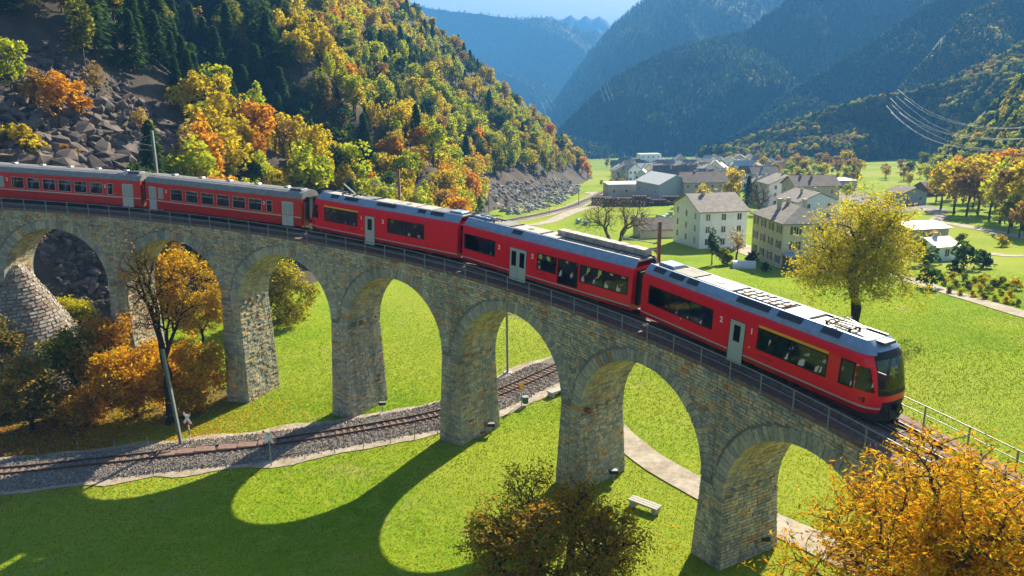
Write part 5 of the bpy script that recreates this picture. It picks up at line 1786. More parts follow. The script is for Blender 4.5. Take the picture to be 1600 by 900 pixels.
# St Andrew's crosses
def cross_sign(px, py, label, h, ang):
    p = gpt(px, py); t = empty('crossing_sign', p, label, 'sign'); t.rotation_euler = (0, 0, ang)
    b = MB()
    for i in range(6): b.tube([(0, 0, i * h / 6), (0, 0, (i + 1) * h / 6)], .05, 8, m=(i + 1) % 2)
    b.build('post', [M['white'], M['signred']] if label.startswith('red') else [M['steel'], M['steel']], t)
    for s_ in (-1, 1):
        a_ = MB()
        dx, dz = .42, .50
        for k, (u0, u1, m_) in enumerate(((-1, -.82, 1), (-.82, .82, 0), (.82, 1, 1))):
            c0 = Vector((u0 * dx * s_, 0, h - .3 + u0 * dz)); c1 = Vector((u1 * dx * s_, 0, h - .3 + u1 * dz))
            d_ = (c1 - c0).normalized(); n_ = Vector((d_.z, 0, -d_.x)) * .10; yo = .06 + .02 * s_
            q = [c0 - n_, c1 - n_, c1 + n_, c0 + n_]
            V = [(v.x, -yo, v.z) for v in q] + [(v.x, -yo + .018, v.z) for v in q]
            F = [(0, 1, 2, 3), (7, 6, 5, 4), (0, 4, 5, 1), (1, 5, 6, 2), (2, 6, 7, 3), (3, 7, 4, 0)]
            a_.raw(V, F, m_)
        a_.build('board', [M['white'], M['signred']], t)
cross_sign(424, 728, 'level crossing saltire sign on the near side of the lower track', 2.6, rad(-8))
cross_sign(298, 695, 'red and white striped crossing sign beside the leaning grey mast', 2.6, rad(-24))
# path sign, bin, benches
p = gpt(815, 632); t = empty('path_sign', p, 'small yellow sign on a post above the green litter bin', 'sign')
b = MB(); b.tube([(0, 0, 0), (0, 0, 2.0)], .035, 8); b.build('post', M['steel'], t)
b = MB(); b.box(-.17, .17, -.05, -.03, 1.45, 2.0); b.build('board', M['yellow'], t)
p = gpt(821, 634); t = empty('litter_bin', p, 'green litter bin beside the yellow path sign', 'bin')
M['bingreen'] = mat('bin_green', (0.03, 0.12, 0.07), rough=.5)
b = MB(); b.tube([(0, 0, .25), (0, 0, .3), (0, 0, .8)], .24, 14, .27); b.build('drum', M['bingreen'], t)
b = MB(); b.tube([(0, 0, .8), (0, 0, .86)], .29, 14); b.build('rim', M['steel'], t)
b = MB(); b.tube([(-.3, 0, 0), (-.3, 0, .9)], .03, 6); b.build('post', M['steel'], t)
def bench(p0, p1, label):
    a_, b_ = gpt(*p0), gpt(*p1); mid_ = (a_ + b_) / 2; L_ = np.linalg.norm(b_ - a_); t = empty('stone_bench', mid_, label, 'bench')
    t.rotation_euler = (0, 0, math.atan2(b_[1] - a_[1], b_[0] - a_[0]))
    h = L_ / 2
    for k in range(3):
        b = MB(); b.bevbox(-h, h, -.36 + k * .24, -.36 + k * .24 + .225, .36, .47, .015); b.build('seat_plank', M['concrete'], t)
    for x in (-h + .25, h - .25):
        b = MB(); b.bevbox(x - .14, x + .14, -.32, .32, -.1, .358, .01); b.build('leg', M['concrete'], t)
bench((985, 787), (1030, 803), 'pale stone bench on the grass between two piers and the gravel path')
bench((858, 621), (888, 609), 'pale stone bench half hidden behind a pier beside the lower track')
# little fence posts along the lower track
for (x, y) in [(61, 717), (123, 706), (181, 706), (232, 700), (477, 717), (523, 709), (568, 702), (610, 693), (648, 687), (684, 679)]:
    p = gpt(x, y); b = MB(); b.tube([(0, 0, -.1), (0, 0, .95)], .035, 6)
    o = b.build('fence_post', M['steel']); o.location = p
    tag(o, 'short thin metal post on the grass verge of the lower track', 'post', 'short posts along the lower track')
for x, y in [(1002, 742), (1010, 748)]:
    pass
# floodlights at the pier feet
for i, (x, y, nm) in enumerate([(594, 643, 'second'), (763, 677, 'third'), (952, 752, 'fourth'), (1184, 858, 'nearest')]):
    p = gpt(x, y); t = empty('floodlight', p + np.array([0.25, -.2, 0]), f'small dark floodlight at the foot of the {["pier left of the track crossing", "pier just right of the lower track", "pier beside the stone bench", "nearest and rightmost pier"][i]}', 'floodlight')
    b = MB(); b.tube([(0, 0, 0), (0, 0, .7)], .04, 6); b.build('post', M['steel'], t)
    b = MB(); b.prism([(-.2, .72), (.22, .66), (.25, .86), (-.16, .95)], -.3, .3, 0); b.build('lamp_head', M['dark'], t)
    b = MB(); b.box(-.26, .26, -.14, .2, .93, .945); b.build('visor', M['steel'], t)

# ------------------------------------------------------------------ revetment at the left pier
def rev():
    apex = V3(RAD - .3, -2 * DP + .4, 0); ax, ay = apex[0], apex[1]
    zt_ = 11.2
    Qs = []; Ns = []; Ds = []
    t = empty('stone_revetment', (ax, ay, 0), 'steep cone of pale pitched stone below the leftmost arch', 'revetment')
    R0, R1 = 1.0, 7.6
    Vb, Fb = [], []
    g = random.Random(4)
    az0, az1 = rad(-200), rad(62)             # sweep, from behind to the front (0 = +X)
    def P_(az, k): 
        Rr = R0 + (R1 - R0) * k
        return (ax + math.cos(az) * Rr, ay + math.sin(az) * Rr, zt_ * (1 - k) - .8 * k)
    n = 60
    for i in range(n + 1):
        az = az0 + (az1 - az0) * i / n
        Vb += [P_(az, 0), P_(az, 1.0)]
    for i in range(n): Fb.append((2 * i, 2 * i + 1, 2 * i + 3, 2 * i + 2))
    Vb.append((ax, ay, zt_)); 
    for i in range(n): Fb.append((2 * i, 2 * i + 2, len(Vb) - 1))
    ch(obj('core', Vb, Fb, M['mortar']), t)
    rows = 40
    for rI in range(rows):
        k0 = rI / rows + .003; k1 = (rI + 1) / rows - .003
        Rm = R0 + (R1 - R0) * (k0 + k1) / 2
        x = az0
        while x < az1 - .01:
            w = g.uniform(.38, .85) / Rm
            x1 = min(x + w, az1); gg = .025 / Rm
            q = [P_(x + gg, k1), P_(x1 - gg, k1), P_(x1 - gg, k0), P_(x + gg, k0)]
            q = [tuple(np.array(v) + np.array([0, 0, g.uniform(-.04, .04)])) for v in q]
            am = (x + x1) / 2
            nn = np.array([math.cos(am) * zt_, math.sin(am) * zt_, R1 - R0]); nn /= np.linalg.norm(nn)
            Qs.append(q); Ns.append(nn); Ds.append(g.uniform(.05, .16)); x = x1
    Q_ = orient(Qs, Ns); N_ = np.array(Ns); D_ = np.array(Ds)
    c = Q_.mean(1); px, py, dp = project(c)
    cd_ = np.array([0, 0, CAM_H]) - c; fc = (cd_ / np.linalg.norm(cd_, axis=1)[:, None] * N_).sum(1)
    sc_ = np.where((px > 0) & (px < 170) & (py > 380) & (py < 640), fc, -1)
    big = np.argsort(-sc_)[:280]
    mk_ = np.ones(len(Q_), bool); mk_[big] = False
    rr_ = rng.random(len(Q_))
    V, F = frusta(Q_[mk_], N_[mk_], D_[mk_], .03)
    o = ch(obj('stones', V, F, M['palestone'], rnd=np.repeat(rr_[mk_], 8)), t); o['kind'] = 'stuff'
    for i in big:
        V, F = frusta(Q_[i:i + 1], N_[i:i + 1], D_[i:i + 1], .03)
        ch(obj('stone', V, F, M['palestone'], rnd=np.full(8, rr_[i])), t)
rev()

# ------------------------------------------------------------------ boulders
def boulder_mesh(seed):
    g = np.random.default_rng(seed)
    bm = bmesh.new()
    P = g.normal(size=(16, 3)); P /= np.linalg.norm(P, axis=1)[:, None]; P *= g.uniform(.75, 1.1, (16, 1)); P *= np.array([1, g.uniform(.6, .9), g.uniform(.5, .75)])
    for p in P: bm.verts.new(p)
    bmesh.ops.convex_hull(bm, input=bm.verts)
    bmesh.ops.delete(bm, geom=[v for v in bm.verts if not v.link_faces], context='VERTS')
    bmesh.ops.triangulate(bm, faces=bm.faces)
    me = bpy.data.meshes.new('boulder'); bm.to_mesh(me); bm.free(); me.materials.append(M['boulder'])
    V = np.array([v.co[:] for v in me.vertices]); F = np.array([p.vertices[:] for p in me.polygons])
    return me, V, F
import bmesh
BM = [boulder_mesh(s) for s in range(7)]
n = 90000
bx = rng.uniform(-190, -20, n); by = rng.uniform(70, 190, n)
bz = hill(bx, by)
px, py, dp = project(np.c_[bx, by, bz])
size_ = .26 + 1.9 * rng.random(n) ** 4.2
k = (inpoly(px, py, SCREE) | inpoly(px, py, [(60, 350), (170, 350), (185, 480), (120, 470), (60, 400)])) & (bz > valley(bx, by)) & (np.hypot(bx - CX, by - CY) > RO + 1)
# bigger blocks lower down
size_ = size_ * np.clip(.75 + (py - 150) / 200, .6, 1.5)
size_ = np.where(py > 335, .35 + .30 * size_ , size_)
bx, by, bz, size_, px, py, dp = [q[k] for q in (bx, by, bz, size_, px, py, dp)]
key = size_ / dp * ((py < 262) | (py > 350))
order = np.argsort(-key); 
WHERE = lambda x, y: 'under the leftmost arch' if y > 330 else ('low in the scree above the old carriages' if y > 190 else 'high in the left scree')
for i in order[:290]:
    me = BM[int(rng.integers(0, 7))][0]
    o = link('boulder', me); o.location = (bx[i], by[i], bz[i] + .1 * size_[i]); o.rotation_euler = tuple(rng.uniform(-.6, .6, 2)) + (rng.uniform(0, 6.28),)
    s_ = size_[i]; o.scale = (s_ * rng.uniform(.8, 1.3), s_ * rng.uniform(.8, 1.2), s_ * rng.uniform(.7, 1.1))
    sz_ = 'huge' if s_ > 1.7 else 'large' if s_ > 1.15 else 'medium' if s_ > .75 else 'small'
    cl_ = 'under the leftmost arch' if py[i] > 330 else ('just above' if py[i] > 215 else 'well above' if py[i] > 150 else 'high above') + (' the left end of the first carriage' if px[i] < 75 else ' the middle of the first carriage' if px[i] < 150 else ' the joint of the two old carriages' if px[i] < 240 else ' the second carriage')
    tag(o, f'{sz_} angular dark brown boulder {cl_}', 'boulder', f'{sz_} boulders {cl_}')
def many(idx, X_, Y_, Z_, S_, g):
    Vs, Fs = [], []; off = 0
    for j, i in enumerate(idx):
        me, V, F = BM[j % 7]
        a_ = g.random() * 6.28; c, s_ = math.cos(a_), math.sin(a_)
        R_ = np.array([[c, -s_, 0], [s_, c, 0], [0, 0, 1]])
        t2 = g.uniform(-.7, .7); R2_ = np.array([[1, 0, 0], [0, math.cos(t2), -math.sin(t2)], [0, math.sin(t2), math.cos(t2)]])
        Vs.append((V * g.uniform(.75, 1.25, 3)) @ (R_ @ R2_).T * S_[i] + np.array([X_[i], Y_[i], Z_[i]])); Fs.append(F + off); off += len(V)
    return np.concatenate(Vs), np.concatenate(Fs)
V, F = many(order[290:17000], bx, by, bz, size_, rng)
tag(obj('scree', V, F, M['boulder']), 'loose field of smaller dark boulders covering the left slope', kind='stuff')
# grey quarry rubble at the far foot of the hill
n = 3800
ax_ = rng.uniform(-14, 60, n); ay_ = rng.uniform(190, 420, n)
az_ = np.maximum(hill(ax_, ay_), valley(ax_, ay_))
px, py, dp = project(np.c_[ax_, ay_, az_])
k = inpoly(px, py, [(742, 296), (800, 282), (865, 278), (905, 280), (905, 300), (870, 322), (800, 338), (755, 318)])
M['rubble'] = mat('pale_rubble', (0.33, 0.31, 0.28), rough=1, var=.35, scale=.4, col2=(.22, .20, .18))
idx = np.nonzero(k)[0]
if len(idx):
    V, F = many(idx, ax_, ay_, az_, rng.uniform(.5, 1.7, n), rng)
    tag(obj('rubble', V, F, M['rubble']), 'pale grey quarry rubble piled at the foot of the far hillside', kind='stuff')
print('rocks', len(bx), len(idx), round(time.time() - T0, 1))

# ------------------------------------------------------------------ buildings
M['plaster'] = mat('white_plaster', (0.80, 0.83, 0.88), rough=.9, var=.07, scale=.4)
M['cream'] = mat('cream_plaster', (0.66, 0.58, 0.38), rough=.9, var=.08, scale=.4)
M['buff'] = mat('buff_plaster', (0.50, 0.44, 0.34), rough=.9, var=.08, scale=.4)
M['greyplaster'] = mat('grey_plaster', (0.42, 0.42, 0.41), rough=.9, var=.08, scale=.4)
M['slate'] = mat('stone_slate_roof', (0.26, 0.235, 0.21), rough=.85, var=.25, scale=.8, col2=(.19, .17, .155), bump=.6, bscale=4)
M['slate2'] = mat('brown_roof', (0.19, 0.15, 0.125), rough=.85, var=.25, scale=.6, col2=(.14, .115, .10), bump=.6, bscale=4)
M['palroof'] = mat('pale_sheet_roof', (0.62, 0.62, 0.60), rough=.5, var=.08, scale=.3)
M['greysheet'] = mat('grey_sheet_wall', (0.36, 0.42, 0.44), rough=.6, var=.08)
M['shutter'] = mat('shutter', (0.13, 0.10, 0.075), rough=.7)
M['gshutter'] = mat('green_shutter', (0.06, 0.10, 0.07), rough=.7)
M['wpane'] = mat('window_pane', (0.035, 0.045, 0.055), rough=.12, spec=.6)
M['woodwall'] = mat('weathered_boards', (0.15, 0.10, 0.07), rough=.9, var=.25)
WPAN = {}
def building(p, rot, w, d, h, rh, wallm, roofm, label, floors=3, nx=3, ny=2, cat='house', hip=False, axis='x', chim=2, group=None, eave=.5, shut=None, name='house', flat=False, wsz=(.85, 1.2), det=True):
    t = empty(name, p, label, cat, group); t.rotation_euler = (0, 0, rot)
    hw, hd = w / 2, d / 2
    b = MB(); b.box(-hw, hw, -hd, hd, -2.0, h)
    if not hip and not flat:
        if axis == 'x':
            for x0, x1 in ((-hw, -hw + .25), (hw - .25, hw)): b.prism([(-hd, h), (hd, h), (0, h + rh)], x0, x1, 0)
        else:
            for y0, y1 in ((-hd, -hd + .25), (hd - .25, hd)): b.prism([(-hw, h), (hw, h), (0, h + rh)], y0, y1, 1)
    b.build('wall', wallm, t)
    e = eave; th = .18
    rf = MB()
    if flat:
        rf.bevbox(-hw - .2, hw + .2, -hd - .2, hd + .2, h + .003, h + .35, .05); ro = rf.build('roof', roofm, t)
    elif hip:
        rl = max(w, d) / 2 - min(w, d) / 2 * .85
        A_ = [(-hw - e, -hd - e, h), (hw + e, -hd - e, h), (hw + e, hd + e, h), (-hw - e, hd + e, h)]
        R_ = [(-rl, 0, h + rh), (rl, 0, h + rh)] if w >= d else [(0, -rl, h + rh), (0, rl, h + rh)]
        V = [(x, y, z + .02) for x, y, z in A_] + R_ + [(x, y, z - .15) for x, y, z in A_]
        if w >= d: F = [(0, 1, 5, 4), (1, 2, 5), (2, 3, 4, 5), (3, 0, 4)]
        else: F = [(0, 1, 4), (1, 2, 5, 4), (2, 3, 5), (3, 0, 4, 5)]
        F += [(6, 7, 1, 0), (7, 8, 2, 1), (8, 9, 3, 2), (9, 6, 0, 3), (9, 8, 7, 6)]
        rf.raw(V, F); ro = rf.build('roof', roofm, t)
    else:
        ro = None
        half = hd if axis == 'x' else hw; ln = (hw if axis == 'x' else hd) + e
        sl_ = rh / half
        for s_ in (-1, 1):
            q = [(s_ * (half + e), h - e * sl_ + .02), (0, h + rh + .02), (0, h + rh + .02 + th), (s_ * (half + e), h - e * sl_ + .02 + th)]
            rf.prism(q, -ln, ln, 0 if axis == 'x' else 1)
        ro = rf.build('roof', roofm, t)
    g = random.Random(int(abs(p[0] * 7 + p[1])))
    for i in range(chim):
        c = MB(); cx_ = (-.5 + (i + .5) / chim) * w * .7; cy_ = g.uniform(-.15, .15) * d
        top = h + rh * .9 + (.9 if not flat else .8)
        c.box(cx_ - .28, cx_ + .28, cy_ - .28, cy_ + .28, h + rh * .35, top).box(cx_ - .36, cx_ + .36, cy_ - .36, cy_ + .36, top, top + .12)
        c.build('chimney', M['buff'], ro)
    # windows on all four sides, set proud in frames
    def face(n_, L_, fx):
        for f in range(floors):
            z = h - (f + .5) * h / floors + .1
            for i in range(n_):
                u = -L_ / 2 + (i + .5) * L_ / n_
                fx(u, z)
    ww, wh = wsz
    def win(x, y, z, ang):
        key = (ww, wh, shut, det)
        if key not in WPAN:
            fr = MB()
            if det:
                for a_ in ((-ww / 2 - .08, ww / 2 + .08, -wh / 2 - .08, -wh / 2), (-ww / 2 - .08, ww / 2 + .08, wh / 2, wh / 2 + .08), (-ww / 2 - .08, -ww / 2, -wh / 2, wh / 2), (ww / 2, ww / 2 + .08, -wh / 2, wh / 2), (-.03, .03, -wh / 2, wh / 2)):
                    fr.box(a_[0], a_[1], -.05, .03, a_[2], a_[3])
            else: fr.box(-ww / 2 - .05, ww / 2 + .05, -.03, .02, -wh / 2 - .05, wh / 2 + .05)
            pn = MB(); pn.box(-ww / 2, ww / 2, -.02 if det else -.045, .02, -wh / 2, wh / 2)
            sh_ = MB(); sh_.box(-.02, ww * .5 - .02, -.05, -.005, -wh / 2 - .05, wh / 2 + .05)
            WPAN[key] = (as_mesh('window', fr.v, fr.f, M['white']), as_mesh('pane', pn.v, pn.f, M['wpane']), as_mesh('shutter', sh_.v, sh_.f, M[shut or 'shutter']))
        fm, pm, sm = WPAN[key]
        if det:
            wo_ = link('window', fm, t); wo_.location = (x, y, z); wo_.rotation_euler = (0, 0, ang)
            link('pane', pm, wo_)
            if shut:
                for s_ in (-1, 1):
                    so = link('shutter', sm, wo_); so.location = ((ww / 2 + .1) if s_ > 0 else (-ww / 2 - .1 - ww * .5 + .04), 0, 0)
        else:
            wo_ = link('window', pm, t); wo_.location = (x, y, z); wo_.rotation_euler = (0, 0, ang)
    face(nx, w, lambda u, z: win(u, -hd, z, 0))
    face(ny, d, lambda u, z: win(-hw, u, z, rad(-90)))
    if det:
        face(ny, d, lambda u, z: win(hw, u, z, rad(90)))
    return t
def corner(px, py, w, d, rot, fn=valley, z=None):
    """centre of a box whose near corner (-w/2, -d/2) stands at the photo pixel"""
    p = gpt(px, py); c, s_ = math.cos(rot), math.sin(rot)
    return (p[0] + c * w / 2 - s_ * d / 2, p[1] + s_ * w / 2 + c * d / 2, p[2])
building(corner(1092, 389, 9.6, 14, rad(9)), rad(9), 9.6, 14, 7.2, 2.6, M['plaster'], M['slate'], 'large white plastered house with grey-brown gable roof, right of the bare tree', floors=3, nx=3, ny=3, chim=2, shut=None)
building(corner(1220, 420, 8.2, 12.4, rad(5)), rad(5), 8.2, 12.4, 7.3, 2.3, M['cream'], M['slate'], 'pale yellow hip-roofed house with brown shutters beside the yellow tree', floors=3, nx=2, ny=4, hip=True, chim=3, shut='shutter')
building(corner(1232, 424, 3.0, 2.4, rad(5)), rad(5), 3.0, 2.4, 2.2, .3, M['woodwall'], M['greysheet'], 'small brown and white lean-to shed at the foot of the yellow house', floors=1, nx=0, ny=0, chim=0, cat='shed', name='shed', flat=True)
building(corner(1000, 373, 12, 7, rad(4)), rad(4), 12, 7, 2.2, 1.8, M['buff'], M['slate2'], 'low barn with a wide dark roof left of the white house', floors=1, nx=0, ny=1, chim=0, cat='barn', name='barn', eave=.7)
building(corner(1246, 345, 12, 12, rad(10)), rad(10), 12, 12, 5.0, 2.4, M['plaster'], M['slate'], 'white gabled house standing behind the yellow house', floors=2, nx=2, ny=2, axis='y', chim=2)
building(corner(1240, 330, 14, 10, rad(4)), rad(4), 14, 10, 7.6, 2.6, M['buff'], M['slate2'], 'tall brown-roofed house with chimneys behind the white gabled house', floors=2, nx=3, ny=2, chim=3)
building(corner(1200, 323, 13, 9, rad(6)), rad(6), 13, 9, 7.4, 2.6, M['plaster'], M['slate'], 'white house with six dark windows facing the meadow', floors=3, nx=3, ny=2, axis='y', chim=1)
building(corner(1170, 318, 9, 10, rad(-8)), rad(-8), 9, 10, 6.6, 2.6, M['buff'], M['slate2'], 'buff house with brown hip roof left of the white six-window house', floors=3, nx=2, ny=2, hip=True, chim=2)
building(corner(1205, 303, 34, 10, rad(2)), rad(2), 34, 10, 4.5, 1.2, M['greyplaster'], M['greysheet'], 'long low grey shed behind the white six-window house', floors=1, nx=8, ny=1, flat=True, chim=0, cat='shed', name='long_shed')
building(corner(1408, 321, 9, 7, rad(14)), rad(14), 9, 7, 3.6, 1.6, M['greysheet'], M['slate2'], 'small grey-green barn alone on the right meadow', floors=1, nx=2, ny=1, axis='y', chim=0, cat='barn', name='barn')
building(corner(1447, 307, 8, 6, rad(10)), rad(10), 8, 6, 3.0, 1.6, M['woodwall'], M['slate2'], 'small dark wooden hut beside the trees on the right meadow', floors=1, nx=1, ny=1, chim=0, cat='hut', name='hut')
building(corner(1424, 379, 8.5, 9, rad(12)), rad(12), 8.5, 9, 2.6, .6, M['buff'], M['palroof'], 'low shed with a bright pale sloping roof right of the yellow tree', floors=1, nx=1, ny=1, chim=0, cat='shed', name='shed')
building(corner(1462, 408, 4.2, 5.5, rad(14)), rad(14), 4.2, 5.5, 2.4, 1.0, M['plaster'], M['palroof'], 'tiny white cottage by the dark green trees on the right', floors=1, nx=1, ny=1, chim=1, cat='cottage', name='cottage')
building(corner(950, 309, 30, 12, rad(3)), rad(3), 30, 12, 5.0, 1.2, M['buff'], M['palroof'], 'long warehouse with bright white flat roof behind the log piles', floors=1, nx=6, ny=1, flat=True, chim=0, cat='warehouse', name='warehouse')
building(corner(1024, 313, 16, 16, rad(20)), rad(20), 14, 18, 6.0, 3.2, M['greysheet'], M['palroof'], 'grey gabled industrial shed right of the white-roofed warehouse', floors=1, nx=0, ny=3, axis='y', chim=0, cat='shed', name='industrial_shed')
building(corner(1068, 312, 22, 12, rad(3)), rad(3), 22, 12, 6.5, 3.2, M['buff'], M['slate2'], 'wide apartment house with steep dark brown roof left of the golden tree', floors=2, nx=7, ny=2, chim=3)
building(corner(1020, 296, 16, 13, rad(-12)), rad(-12), 16, 13, 6.0, 4.5, M['buff'], M['slate2'], 'dark-roofed house behind the grey industrial shed', floors=2, nx=4, ny=3, chim=1)
building(corner(1000, 272, 15, 12, rad(4)), rad(4), 15, 12, 13.5, .5, M['plaster'], M['greysheet'], 'tall white flat-roofed block at the far edge of the village', floors=4, nx=4, ny=2, flat=True, chim=0, det=False)
# the far village
vr = random.Random(31)
taken = []
cnt = 0
walls_ = ['plaster', 'cream', 'buff', 'greyplaster', 'plaster']; roofs_ = ['slate', 'slate2', 'slate2', 'greysheet', 'slate']
WN = dict(plaster='white', cream='cream', buff='buff', greyplaster='grey'); RN = dict(slate='grey-brown', slate2='dark brown', greysheet='grey sheet')
tries = 0
while cnt < 62 and tries < 600:
    tries += 1
    x = vr.uniform(962, 1190); y = vr.uniform(262, 296)
    if x < 1000 and y > 285: continue
    if 990 < x < 1120 and y > 292: continue
    if any(abs(x - a_) < 11 and abs(y - b_) < 5 for a_, b_ in taken): continue
    taken.append((x, y))
    k1, k2 = vr.randrange(5), vr.randrange(5)
    w_, d_, h_ = vr.uniform(7.5, 12.5), vr.uniform(7, 10), vr.uniform(4.5, 7.5)
    building(tuple(gpt(x, y)), rad(vr.uniform(-25, 25)), w_, d_, h_, vr.uniform(2.2, 3.6), M[walls_[k1]], M[roofs_[k2]],
             f'{WN[walls_[k1]]} house with {RN[roofs_[k2]]} roof in the far village', floors=2, nx=3, ny=2, axis=vr.choice('xy'), chim=1, group='houses of the far village', det=False, wsz=(1.1, 1.4))
    cnt += 1
M['logs'] = mat('log_bark', (0.13, 0.075, 0.045), rough=1, var=.4, scale=.5)
for i in range(34):
    x = vr.uniform(1085, 1215); y = vr.uniform(259, 284)
    if any(abs(x - a_) < 9 and abs(y - b_) < 4 for a_, b_ in taken): continue
    taken.append((x, y)); k1, k2 = vr.randrange(5), vr.randrange(5)
    building(tuple(gpt(x, y)), rad(vr.uniform(-25, 25)), vr.uniform(7, 11), vr.uniform(6, 9), vr.uniform(4, 6.5), vr.uniform(1.8, 3), M[walls_[k1]], M[roofs_[k2]],
             f'{WN[walls_[k1]]} house with {RN[roofs_[k2]]} roof in the far village', floors=2, nx=3, ny=2, axis=vr.choice('xy'), chim=1, group='houses of the far village', det=False, wsz=(1.1, 1.4))
# log piles in front of the warehouse
for i, (x, y, L_) in enumerate([(945, 320, 9), (962, 322, 8), (985, 322, 9), (1008, 322, 8), (1032, 321, 9), (1052, 319, 8)]):
    p = gpt(x, y); t = empty('log_pile', p, f'dark stack of round logs {["at the left end", "second from the left", "third from the left", "third from the right", "second from the right", "at the right end"][i]} of the row by the warehouse', 'log pile')
    t.rotation_euler = (0, 0, rad(vr.uniform(-6, 6)))
    for r_ in range(vr.randint(3, 5)):
        for c_ in range(8 - r_ // 2 - (i % 2)):
            b = MB(); b.tube([(-L_ / 2 + c_ * 1.0 + (r_ % 2) * .45, -1.6, .4 + r_ * .72), (-L_ / 2 + c_ * 1.0 + (r_ % 2) * .45, 1.6, .4 + r_ * .72)], .42, 7)
            b.build('log', M['logs'], t)
# greenhouse tunnels / round bales
M['bale'] = mat('wrapped_bale', (0.25, 0.38, 0.34), rough=.35, var=.1)
for i in range(14):
    x = vr.uniform(985, 1055); y = vr.uniform(336, 345)
    if i >= 10: x, y = vr.uniform(900, 930), vr.uniform(346, 352)
    p = gpt(x, y); b = MB(); b.tube([(-.6, 0, .6), (-.58, 0, .6), (.58, 0, .6), (.6, 0, .6)], .6, 12)
    o = b.build('wrapped_bale', M['bale']); o.location = p; o.rotation_euler = (0, 0, vr.uniform(0, 3)); tag(o, 'pale green wrapped round bale lying in the meadow behind the train', 'bale', 'wrapped bales behind the bare tree')
# small polytunnel in front of the yellow house
p = gpt(1162, 418); V = []; F = []
for e in (-1.8, 1.8):
    for i in range(9):
        a_ = math.pi * i / 8; V.append((e, 1.3 * math.cos(a_), 1.15 * math.sin(a_)))
F = [(i, i + 1, i + 10, i + 9) for i in range(8)] + [tuple(range(9))[::-1], tuple(range(9, 18))]
o = obj('polytunnel', V, F, M['palroof'], smooth=False); o.location = p; o.rotation_euler = (0, 0, rad(-12)); tag(o, 'small white polytunnel on the meadow edge left of the yellow house', 'polytunnel')
# power lines over the right slope
wl = [((1385, 165), (1412, 192), (1470, 224), (1600, 233)), ((1392, 175), (1425, 203), (1490, 229), (1600, 235)), ((1391, 153), (1420, 180), (1480, 208), (1600, 216)), ((1394, 164), (1430, 192), (1500, 214), (1600, 217)),
      ((1403, 140), (1440, 168), (1500, 192), (1600, 200)), ((1413, 153), (1450, 178), (1520, 198), (1600, 198)), ((1405, 176), (1440, 200), (1500, 226), (1600, 234)), ((1400, 150), (1450, 190), (1510, 212), (1600, 216))]
M['wire'] = mat('bare_wire', (0.85, 0.8, 0.76), rough=.7, metal=.1)
for i, l in enumerate(wl):
    P = [atD(x, y, D) for (x, y), D in zip(l, (330, 310, 285, 245))]
    P.append(P[-1] + (P[-1] - P[-2]) * .8 + np.array([0, 0, 6.]))
    b = MB(); b.tube([tuple(q) for q in spline(P, 8)], .045, 5)
    tag(b.build('power_line', M['wire'], smooth=True), 'bright power line wire sagging across the right slope', 'wire', 'power line wires over the right slope')
for i, l in enumerate([((847, 160), (853, 178)), ((852, 155), (862, 172)), ((858, 151), (868, 168)), ((938, 138), (945, 158)), ((943, 132), (953, 158)), ((948, 128), (958, 156))]):
    P = [atD(x, y, D) for (x, y), D in zip(l, (900, 880))]
    b = MB(); b.tube([tuple(q) for q in P], .06, 5)
    tag(b.build('power_line', M['wire']), 'short glint of power line in front of the blue mountain', 'wire', 'glinting wires before the blue mountain')
print('buildings', round(time.time() - T0, 1))
# ------------------------------------------------------------------ single trees near and in the valley
def big_tree(name, p, crown_c, crown_r, ntips, nleaf, leaf, col, label, seed, spread=.55, r_tip=.012, bark='bark', trunk_frac=.35, flat=-.6, lo=.3, cat='tree', extra=None, leaf_sel=None, n=6, lobes=0):
    g = np.random.default_rng(seed)
    p = np.array(p, float); cc = np.array(crown_c, float) - p
    if lobes:
        lc = ellipsoid_tips(lobes, cc, np.array(crown_r) * .72, g, lo=.55, flat=flat)
        lr = g.uniform(.26, .44, len(lc)); wi = g.integers(0, len(lc), ntips)
        dd = g.normal(size=(ntips, 3)); dd /= np.linalg.norm(dd, axis=1)[:, None]
        tips = lc[wi] + dd * (lr[wi] * g.random(ntips) ** .4)[:, None] * np.array(crown_r)
    else: tips = ellipsoid_tips(ntips, cc, crown_r, g, lo=lo, flat=flat)
    top = np.array([cc[0] * .35, cc[1] * .35, (cc[2] - crown_r[2]) * .55 + trunk_frac * crown_r[2]])
    top[2] = max(top[2], .6)
    S = branch(tips, (0, 0, -.8), top, r_tip, g, lean=.40, bend=.10)
    V, F = seg_tubes(S, n)
    t = empty(name, p, label, cat)
    obj('trunk', V, F, M[bark], t, smooth=True)
    src = tips if leaf_sel is None else tips[leaf_sel(tips)]
    for k, (c_, nl_, ls_) in enumerate([(col, nleaf, leaf)] if isinstance(col, str) else [(c, int(nleaf * w), leaf) for c, w in col]):
        ci = g.integers(0, len(src), nl_)
        tone = g.random(len(src))
        P = src[ci] + g.normal(size=(nl_, 3)) * spread * np.array([1, 1, .7])
        Vl, Fl, r = leaf_quads(P, ls_[0], ls_[1], g, up=.35, rnd=np.clip(.55 * tone[ci] + .45 * g.random(nl_), 0, 1))
        obj('crown', Vl, Fl, LM[c_], t, rnd=r)
    return t
GP = lambda x, y: (x, y, float(valley(x, y)))
# bottom right, close to the camera
c = atD(1470, 850, 20.5)
big_tree('chestnut_tree', GP(c[0] + 1.2, c[1] + .5), (c[0] + .4, c[1] + .3, c[2] - 1.8), (5.5, 4.6, 5.6), 1700, 46000, (.21, .062), [('orange', .68), ('gold', .24), ('olive', .10)], 'orange autumn chestnut filling the bottom right corner below the train front', 5, spread=.24, bark='bark', lo=.45, flat=-.3, lobes=26)
